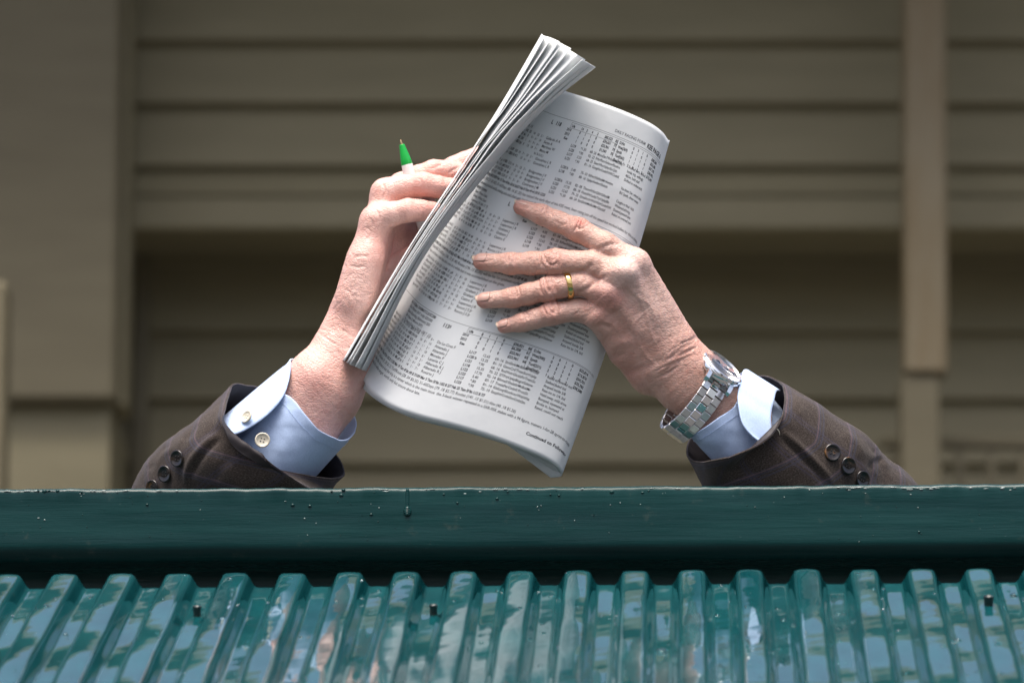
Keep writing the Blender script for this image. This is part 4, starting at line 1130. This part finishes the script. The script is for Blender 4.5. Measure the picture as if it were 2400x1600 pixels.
def sleeve(zf, rim, ells, strokes, mat, btn, seed, buttons_label, hem=True):
    n = len(rim)
    loops = [[LL(zf(*p)) for p in rim]] + [ell_loop(zf, *e, n) for e in ells]
    nu, nv = 220, 150
    G = loft(loops, nu, nv)
    V = G.reshape(-1, 3); F = np.array(grid_faces(nv, nu, True))
    uv = uv_of(G)
    N = vnormals(V, F); c = G.mean(1, keepdims=True); 
    if np.mean(np.sum(N.reshape(nv, nu, 3) * (G - c), 2)) < 0: F = F[:, ::-1]
    sc = Sculpt(V, F)
    for pts, wd_, am in strokes: sc.stroke([zf(*p) for p in pts], wd_, am, taper=True)
    V = sc.done() + sc.N * (.7 * fnoise(V, 60, seed, 2) + .22 * fnoise(V, 14, seed + 1, 2))[:, None]
    Vw = clamp_rail(toW(V))
    o = ob_from('jacket_sleeve', Vw, F, mat, person, True, uv)
    # inside: lining a little smaller
    me_in = V - sc.N * 1.6
    ki = 34 * nu
    oi = ob_from('sleeve_lining', clamp_rail(toW(me_in[:ki]), .0025), grid_faces(34, nu, True), M_TWEED if False else M_LINING, o)
    # turned hem joining cloth and lining
    rimv = np.vstack([Vw[:nu], toW(V[:nu] - sc.N[:nu] * .8 + (V[:nu] - V[nu:2 * nu]) * .35), toW(me_in[:nu])])
    ob_from('hem', rimv, grid_faces(3, nu, True), mat, o, True, np.vstack([uv[:nu], uv[:nu] + [0, 1], uv[:nu] + [0, 2]]))
    px, py = pxof(V)
    for bx, by, r_ in btn:
        x, y, _ = zf(bx, by)
        cand = np.where((sc.N[:, 1] < -.05) & (np.hypot(px - x, py - y) < 6))[0]
        i = cand[np.argmin(V[cand, 1])]; near = np.where(np.linalg.norm(V - V[i], axis=1) < 9)[0]
        nn = nrm(sc.N[near].mean(0) + np.array([0, -.25, 0])); cpt = V[i] + np.array([(x - px[i]) / PPM, 0, -(y - py[i]) / PPM])
        button('horn_button', cpt + nn * .3, nn, r_, M_HORN, M_HOLE, o)
    return o, V, sc.N
def button(name, c, n, r_, mat, hole, parent):
    prof = [(r_ * .55, -.8), (r_ * .92, .2), (r_, .9), (r_ * .98, 1.5), (r_ * .90, 1.9), (r_ * .80, 1.75), (r_ * .70, 1.15), (r_ * .35, .95), (r_ * .02, .95)]
    Vb, Fb = lathe(prof, c, n, 36)
    b_ = ob_from(name, toW(Vb), Fb, mat, parent)
    e1 = nrm(np.cross(n, [.3, .2, 1])); e2 = np.cross(n, e1)
    for s1, s2 in ((1, 1), (1, -1), (-1, 1), (-1, -1)):
        hc = c + (e1 * s1 + e2 * s2) * r_ * .20 + n * .96
        Vh, Fh = lathe([(r_ * .11, 0), (r_ * .11, .12)], hc, n, 10)
        ob_from('thread_hole', toW(Vh), Fh, hole, b_)
    return b_

rimL = [(1010, 450, 42), (965, 540, 20), (925, 680, -14), (895, 785, -29), (945, 890, -33), (1020, 1010, -33), (1150, 1115, -32), (1350, 1193, -28), (1600, 1252, -12), (1800, 1290, 4), (1960, 1292, 26), (2000, 1235, 44), (1940, 1100, 62), (1780, 950, 74), (1560, 760, 78), (1380, 560, 72), (1240, 482, 62), (1120, 460, 52)]
ellL = [((700, 745), (1850, 1500), 28, 60), ((500, 900), (1560, 1720), 36, 60), ((300, 1060), (1330, 1980), 52, 54), ((165, 1245), (1130, 2220), 66, 52), ((70, 1480), (960, 2500), 84, 52), ((-60, 1900), (860, 2950), 110, 52)]
stL = [([(870, 895), (740, 1010), (650, 1120), (610, 1240), (600, 1350)], 7, 2.2), ([(900, 930), (780, 1040), (700, 1150), (650, 1280)], 7, -2.6), ([(960, 560), (900, 700), (860, 850)], 5, .8),
       ([(600, 900), (480, 1020), (360, 1100), (280, 1220)], 9, 1.0), ([(430, 980), (330, 1120), (240, 1250)], 8, -1.0), ([(700, 800), (640, 900), (560, 960)], 7, -.8), ([(1000, 1100), (900, 1200), (850, 1330)], 12, -1.0)]
sleeve(z4, rimL, ellL, stL, M_TWEED, [(520, 1115, 7.0), (408, 1252, 7.0), (300, 1375, 6.8)], 51, '')
rimR = [(1090, 478, 30), (1132, 535, 10), (1137, 640, -12), (1108, 790, -30), (1050, 900, -38), (960, 975, -43), (850, 1030, -44), (700, 1082, -40), (560, 1108, -30), (460, 1122, -14), (388, 1092, 8), (365, 1020, 26), (400, 930, 42), (520, 780, 60), (680, 600, 66), (800, 490, 60), (900, 442, 52), (1000, 442, 42)]
ellR = [((1320, 610), (520, 1400), 16, 50), ((1510, 725), (720, 1680), 22, 50), ((1740, 872), (980, 1900), 30, 50), ((1850, 965), (1180, 2100), 40, 50), ((1955, 1090), (1330, 2300), 52, 50), ((2190, 1295), (1560, 2600), 72, 50), ((2480, 1700), (1900, 3000), 105, 50)]
stR = [([(1115, 870), (1200, 945), (1300, 1035), (1400, 1135), (1480, 1225), (1510, 1300)], 7, 2.2), ([(1095, 900), (1190, 990), (1290, 1090), (1390, 1190), (1450, 1290)], 7, -2.6), ([(1120, 560), (1128, 660), (1100, 780)], 5, .8),
       ([(1750, 880), (1800, 960), (1880, 1060)], 10, -1.4), ([(1850, 960), (1900, 1060), (1960, 1180)], 9, 1.2), ([(1930, 1090), (1850, 1120), (1800, 1180)], 8, -1.2), ([(1600, 860), (1700, 960), (1800, 1100)], 9, .7), ([(600, 1150), (760, 1180), (960, 1230)], 12, -.8)]
sleeve(z3, rimR, ellR, stR, M_TWEED, [(1512, 1043, 7.2), (1636, 1145, 7.2), (1747, 1250, 7.0)], 61, '')

# shirt cuffs
def cuff(zf, rim, shift, nstep, grow):
    loops = []
    c0 = np.array([LL(zf(*p)) for p in rim]).mean(0)
    for k in range(nstep):
        q = [LL(zf(p[0] + shift[0] * k, p[1] + shift[1] * k, p[2] + shift[2] * k)) for p in rim]
        cc = np.mean(q, 0); loops.append([cc + (x - cc) * (1 + grow * k) for x in q])
    G = loft(loops, 120, 44); V = G.reshape(-1, 3)
    V = V + np.array([[1, 1, 1]]) * (.30 * fnoise(V, 22, 71, 2) + .28 * fnoise(V, 48, 72, 2))[:, None]
    o = ob_from('shirt_cuff', toW(V), grid_faces(44, 120, True), M_SHIRT, person); solid(o, .0010, 0.0)
    # line of stitching near the edge
    row = V[6 * 120:7 * 120]; N = vnormals(V, grid_faces(44, 120, True))[6 * 120:7 * 120]
    cen = row.mean(0); sg = np.sign(np.sum(N * (row - cen), 1).mean()); N = N * sg
    Q = row + N * .95; nx_ = np.roll(Q, -1, 0) - Q; nx_ /= np.linalg.norm(nx_, axis=1, keepdims=True); bt = np.cross(nx_, N)
    tube = np.stack([Q + .16 * (N * math.cos(t) + bt * math.sin(t)) for t in np.linspace(0, 2 * math.pi, 5, endpoint=False)], 1)
    ob_from('stitching', toW(tube.reshape(-1, 3)), grid_faces(120, 5, True), M_SHIRT, o)
    return o, V
def flap(zf, edge, shift, nrow, parent, U=None):
    E = catmull([LL(zf(*p)) for p in edge], 50)
    if U is None:
        dw = np.linspace(0, 1, 50)[:, None] ** 2
        rows = [E + (L(*zf(shift[0] * t, shift[1] * t, 0)) - L(*zf(0, 0, 0))) + np.array([0, 1, 0]) * shift[2] * t * dw + np.array([0, -1, .0]) * 5 * t * (1 - dw) for t in np.linspace(0, 1, nrow)]
    else:
        U_ = catmull([LL(zf(*p)) for p in U], 50)
        rows = [E * (1 - t) + U_ * t + np.array([-.25, -1, .3]) * 9.0 * math.sin(t * math.pi) * np.linspace(.8, 1, 50)[:, None] for t in np.linspace(0, 1, nrow)]
    G = np.stack(rows); o = ob_from('cuff_flap', toW(G.reshape(-1, 3)), grid_faces(nrow, 50), M_SHIRT, parent); solid(o, .0012, 0.0)
    return o
rim = [(1500, 330, 26), (1462, 450, 8), (1462, 530, -2), (1515, 562, -6), (1600, 650, -12), (1700, 772, -14), (1800, 870, -10), (1900, 932, 0), (1990, 952, 16), (2062, 920, 32), (2100, 850, 46), (2090, 750, 60), (1960, 560, 74), (1800, 400, 76), (1650, 280, 66), (1550, 240, 46)]
cl, Vc = cuff(z4, rim, (-215, 240, 1), 3, -.005)
flap(z4, [(1528, 285, 30), (1500, 450, 4), (1440, 590, -10), (1300, 742, -19), (1120, 862, -23), (1010, 908, -23), (940, 930, -18)], None, 16, cl,
     [(1560, 236, 46), (1440, 318, 42), (1290, 440, 38), (1130, 575, 36), (990, 692, 34), (920, 750, 32), (880, 785, 32)])
def sbutton(zf, zx, zy, dep, n, r_, par): button('pearl_button', LL(zf(zx, zy, dep)), nrm(n), r_, M_PEARL, M_PEARL_DK, par)
sbutton(z4, 1137, 748, -18, (-.62, -.62, .45), 5.6, cl); sbutton(z4, 1272, 953, -24, (.02, -.98, .15), 6.2, cl)
rim = [(832, 398, 34), (800, 470, 12), (778, 580, -6), (740, 680, -18), (620, 765, -25), (500, 852, -22), (395, 908, -6), (400, 850, 16), (480, 740, 34), (600, 600, 46), (720, 470, 48)]
cr, Vc = cuff(z3, rim, (150, 160, 5), 3, -.005)
flap(z3, [(845, 392, 34), (812, 398, 20), (792, 470, -4), (771, 570, -16), (772, 660, -25), (800, 800, -32), (862, 892, -34), (960, 968, -33), (990, 985, -30)], (260, 165, 22), 16, cr)
sbutton(z3, 1052, 893, -28, (.2, -.9, -.1), 5.2, cr)

# ================================================================== WATCH
wa = nrm(np.array([.79, .22, -.60])); wn = np.array([0, -1.0, 0]); wn = nrm(wn - wa * (wn @ wa)); wm = np.cross(wn, wa); wm = wm if wm[2] > 0 else -wm
WC = LL(z3(438, 648, 0)) + np.array([0, 1.5, 0]); WAx, WBx = 29.5, 22.5
def wpt(ph): return WC + wm * WAx * math.cos(ph) + wn * WBx * math.sin(ph)
def wnor(ph): return nrm(wm * math.cos(ph) / WAx + wn * math.sin(ph) / WBx)
PH0 = R(12)
fc = LL(z3(648, 372, -7)); fn = nrm(wm * math.cos(R(19)) + wn * math.sin(R(19))); ft = nrm(np.cross(wa, fn)); ft = ft if ft @ wn > 0 else -ft
watch = thing('wrist_watch', 'steel wrist watch with a link bracelet and grey dial worn below the blue cuff', 'watch', toW(WC - wm * WAx)[0])
def wpart(name, V, F, mat, parent=watch, sm=True): return ob_from(name, toW(V), F, mat, parent, sm)
def edge_smooth(o):
    me = o.data
    me.set_sharp_from_angle(angle=R(35)) if hasattr(me, 'set_sharp_from_angle') else None
    return o
RC = 20.3
V, F = lathe([(RC - 2.5, -6.2), (RC - .6, -5.6), (RC, -4.2), (RC, -1.0), (RC - .4, -.4)], fc, fn, 64); case = edge_smooth(wpart('case', V, F, M_STEELP))
V, F = lathe([(RC - .5, -.42), (RC - .3, .6), (RC - 1.0, 1.7), (RC - 2.0, 2.0), (RC - 2.4, 1.2), (RC - 2.4, -.3)], fc, fn, 64); bez = edge_smooth(wpart('bezel', V, F, M_STEELP))
V, F = lathe([(RC - 2.42, .1), (.05, .1)], fc, fn, 64); dial = wpart('dial', V, F, M_DIAL)
for k in range(12):
    a_ = k * math.pi / 6; dr = wa * math.cos(a_) + ft * math.sin(a_); pe = np.cross(fn, dr)
    V, F = box_vf(fc + dr * (RC - 5.2) + fn * .3, 1.5, .45, .2, np.array([dr, pe, fn])); wpart('hour_marker', V, F, M_STEELP, dial, False)
for a_, ln, wd_ in ((R(200), 8.5, .7), (R(75), 12.5, .5)):
    dr = wa * math.cos(a_) + ft * math.sin(a_); pe = np.cross(fn, dr)
    V, F = box_vf(fc + dr * ln / 2 + fn * .7, ln / 2, wd_, .12, np.array([dr, pe, fn])); wpart('watch_hand', V, F, M_STEELP, dial, False)
V, F = lathe([(RC - 2.45, 1.2), (RC - 2.6, 1.9), (RC * .5, 2.25), (.05, 2.35)], fc, fn, 64); wpart('crystal', V, F, M_GLASS)
V, F = lathe([(2.4, 0), (2.8, .5), (2.8, 2.6), (2.3, 3.1)], fc - wa * (RC - .3) - fn * 2.6, -wa, 18); edge_smooth(wpart('crown', V, F, M_STEEL))
for sa in (-1, 1):
    for st in (-1, 1):
        pts = [(RC - 5.0, -2.0, 1.9), (RC + 1.5, -3.2, 1.8), (RC + 5.0, -6.5, 1.5), (RC + 6.0, -9.0, 1.2)]
        ring = []
        for d_, hgt, half in pts:
            c_ = fc + ft * st * d_ + wa * sa * 10.8 + fn * hgt
            up_ = nrm(fn * 1.0 + ft * st * (.15 + .12 * (d_ - RC)))
            ring.append([c_ + wa * 1.7 + up_ * half, c_ - wa * 1.7 + up_ * half, c_ - wa * 1.7 - up_ * half * 1.4, c_ + wa * 1.7 - up_ * half * 1.4])
        V = np.array(ring).reshape(-1, 3); F = grid_faces(4, 4, True) + [[3, 2, 1, 0], [12, 13, 14, 15]]
        wpart('lug', V, F, M_STEELP, case, False)
# bracelet rows: arc steps round the wrist from both ends of the case
ths = []
t_ = R(44)
while t_ < R(400 - 78):
    ths.append(t_); t_ += 6.6 / math.hypot(WAx * math.sin(t_), WBx * math.cos(t_))
def link(th, off, wid, ln, proud, mat):
    c_ = wpt(th) + wnor(th) * proud; nn = wnor(th); tg = nrm(np.cross(wa, nn))
    V, F = box_vf(c_ + wa * off, wid / 2, ln / 2, 1.45, np.array([wa, tg, nn]), .35)
    return wpart('bracelet_link', V, F, mat, watch, False)
for i, t_ in enumerate(ths):
    tn = ths[i + 1] if i + 1 < len(ths) else t_ + .23
    clasp = R(150) < t_ < R(215)
    for off in (-7.1, 7.1): link(t_, off, 6.6, 6.5 if not clasp else 6.9, 1.9 + (.7 if clasp else 0), M_STEEL)
    link((t_ + tn) / 2 if not clasp else t_, 0, 7.3, 6.5 if not clasp else 6.9, 2.1 + (.7 if clasp else 0), M_STEEL if clasp else M_STEELP)

# ================================================================== RING AND PEN
e1 = nrm(np.cross(RING_AX, [0, 0, 1])); 
RC2 = LL((*z2(772, 659)[:2], 0)); RC2[1] = RING_C[1]
RING_C = RC2 + np.array([0, .3, 0])
prof = [(r_ + .95, h * 1.2) for r_, h in ((9.35, -2.1), (9.75, -1.9), (10.15, -1.0), (10.25, 0), (10.15, 1.0), (9.75, 1.9), (9.35, 2.1), (8.9, 1.8), (8.8, 0), (8.9, -1.8), (9.35, -2.1))]
V, F = lathe(prof, RING_C, nrm(RING_AX * 1.0 + np.array([0, -.28, 0])), 56); F = F[:-2]
tag(ob_from('ring', toW(V), F, M_GOLD), 'plain gold band worn on the ring finger over the printed page', 'ring')

pa, pb = LL(z1(535, 62, 70)), LL(z1(664, 560, 70)); pax = nrm(pb - pa)
pen = thing('pen', 'white stick pen with a green cone tip held pointing up between the fingers', 'pen', toW(pb + pax * 62)[0])
def ppart(name, prof, mat, par=pen, n=28): V, F = lathe([(r_, h) for r_, h in prof], pa, pax, n); return edge_smooth(ob_from(name, toW(V), F, mat, par))
ppart('point', [(.25, 0), (.55, .5), (1.0, 2.8), (1.25, 4.2), (1.25, 5.2)], M_BRASS)
ppart('cone', [(1.5, 4.0), (2.2, 4.4), (4.15, 15.5), (4.75, 20.5), (4.6, 21.0)], M_PENG)
ppart('barrel', [(4.4, 20.9), (4.75, 21.2), (4.8, 40), (4.8, 134), (4.5, 136)], M_PENW)
for k, (h0, h1) in enumerate(((63, 66), (67.5, 71), (72, 74), (75.5, 79))):
    n = 10; th = np.linspace(R(165), R(215), n); e1 = nrm(np.cross(pax, [0, 1, 0])); e2 = np.cross(pax, e1)
    e2 = e2 if e2[1] < 0 else -e2; e1 = e1 if e1[0] > 0 else -e1
    V = np.array([pa + pax * h + 4.86 * (e1 * math.cos(t) + e2 * math.sin(t)) for h in (h0, h1) for t in th])
    ob_from('red_print', toW(V), grid_faces(2, n), M_PENR, pen)
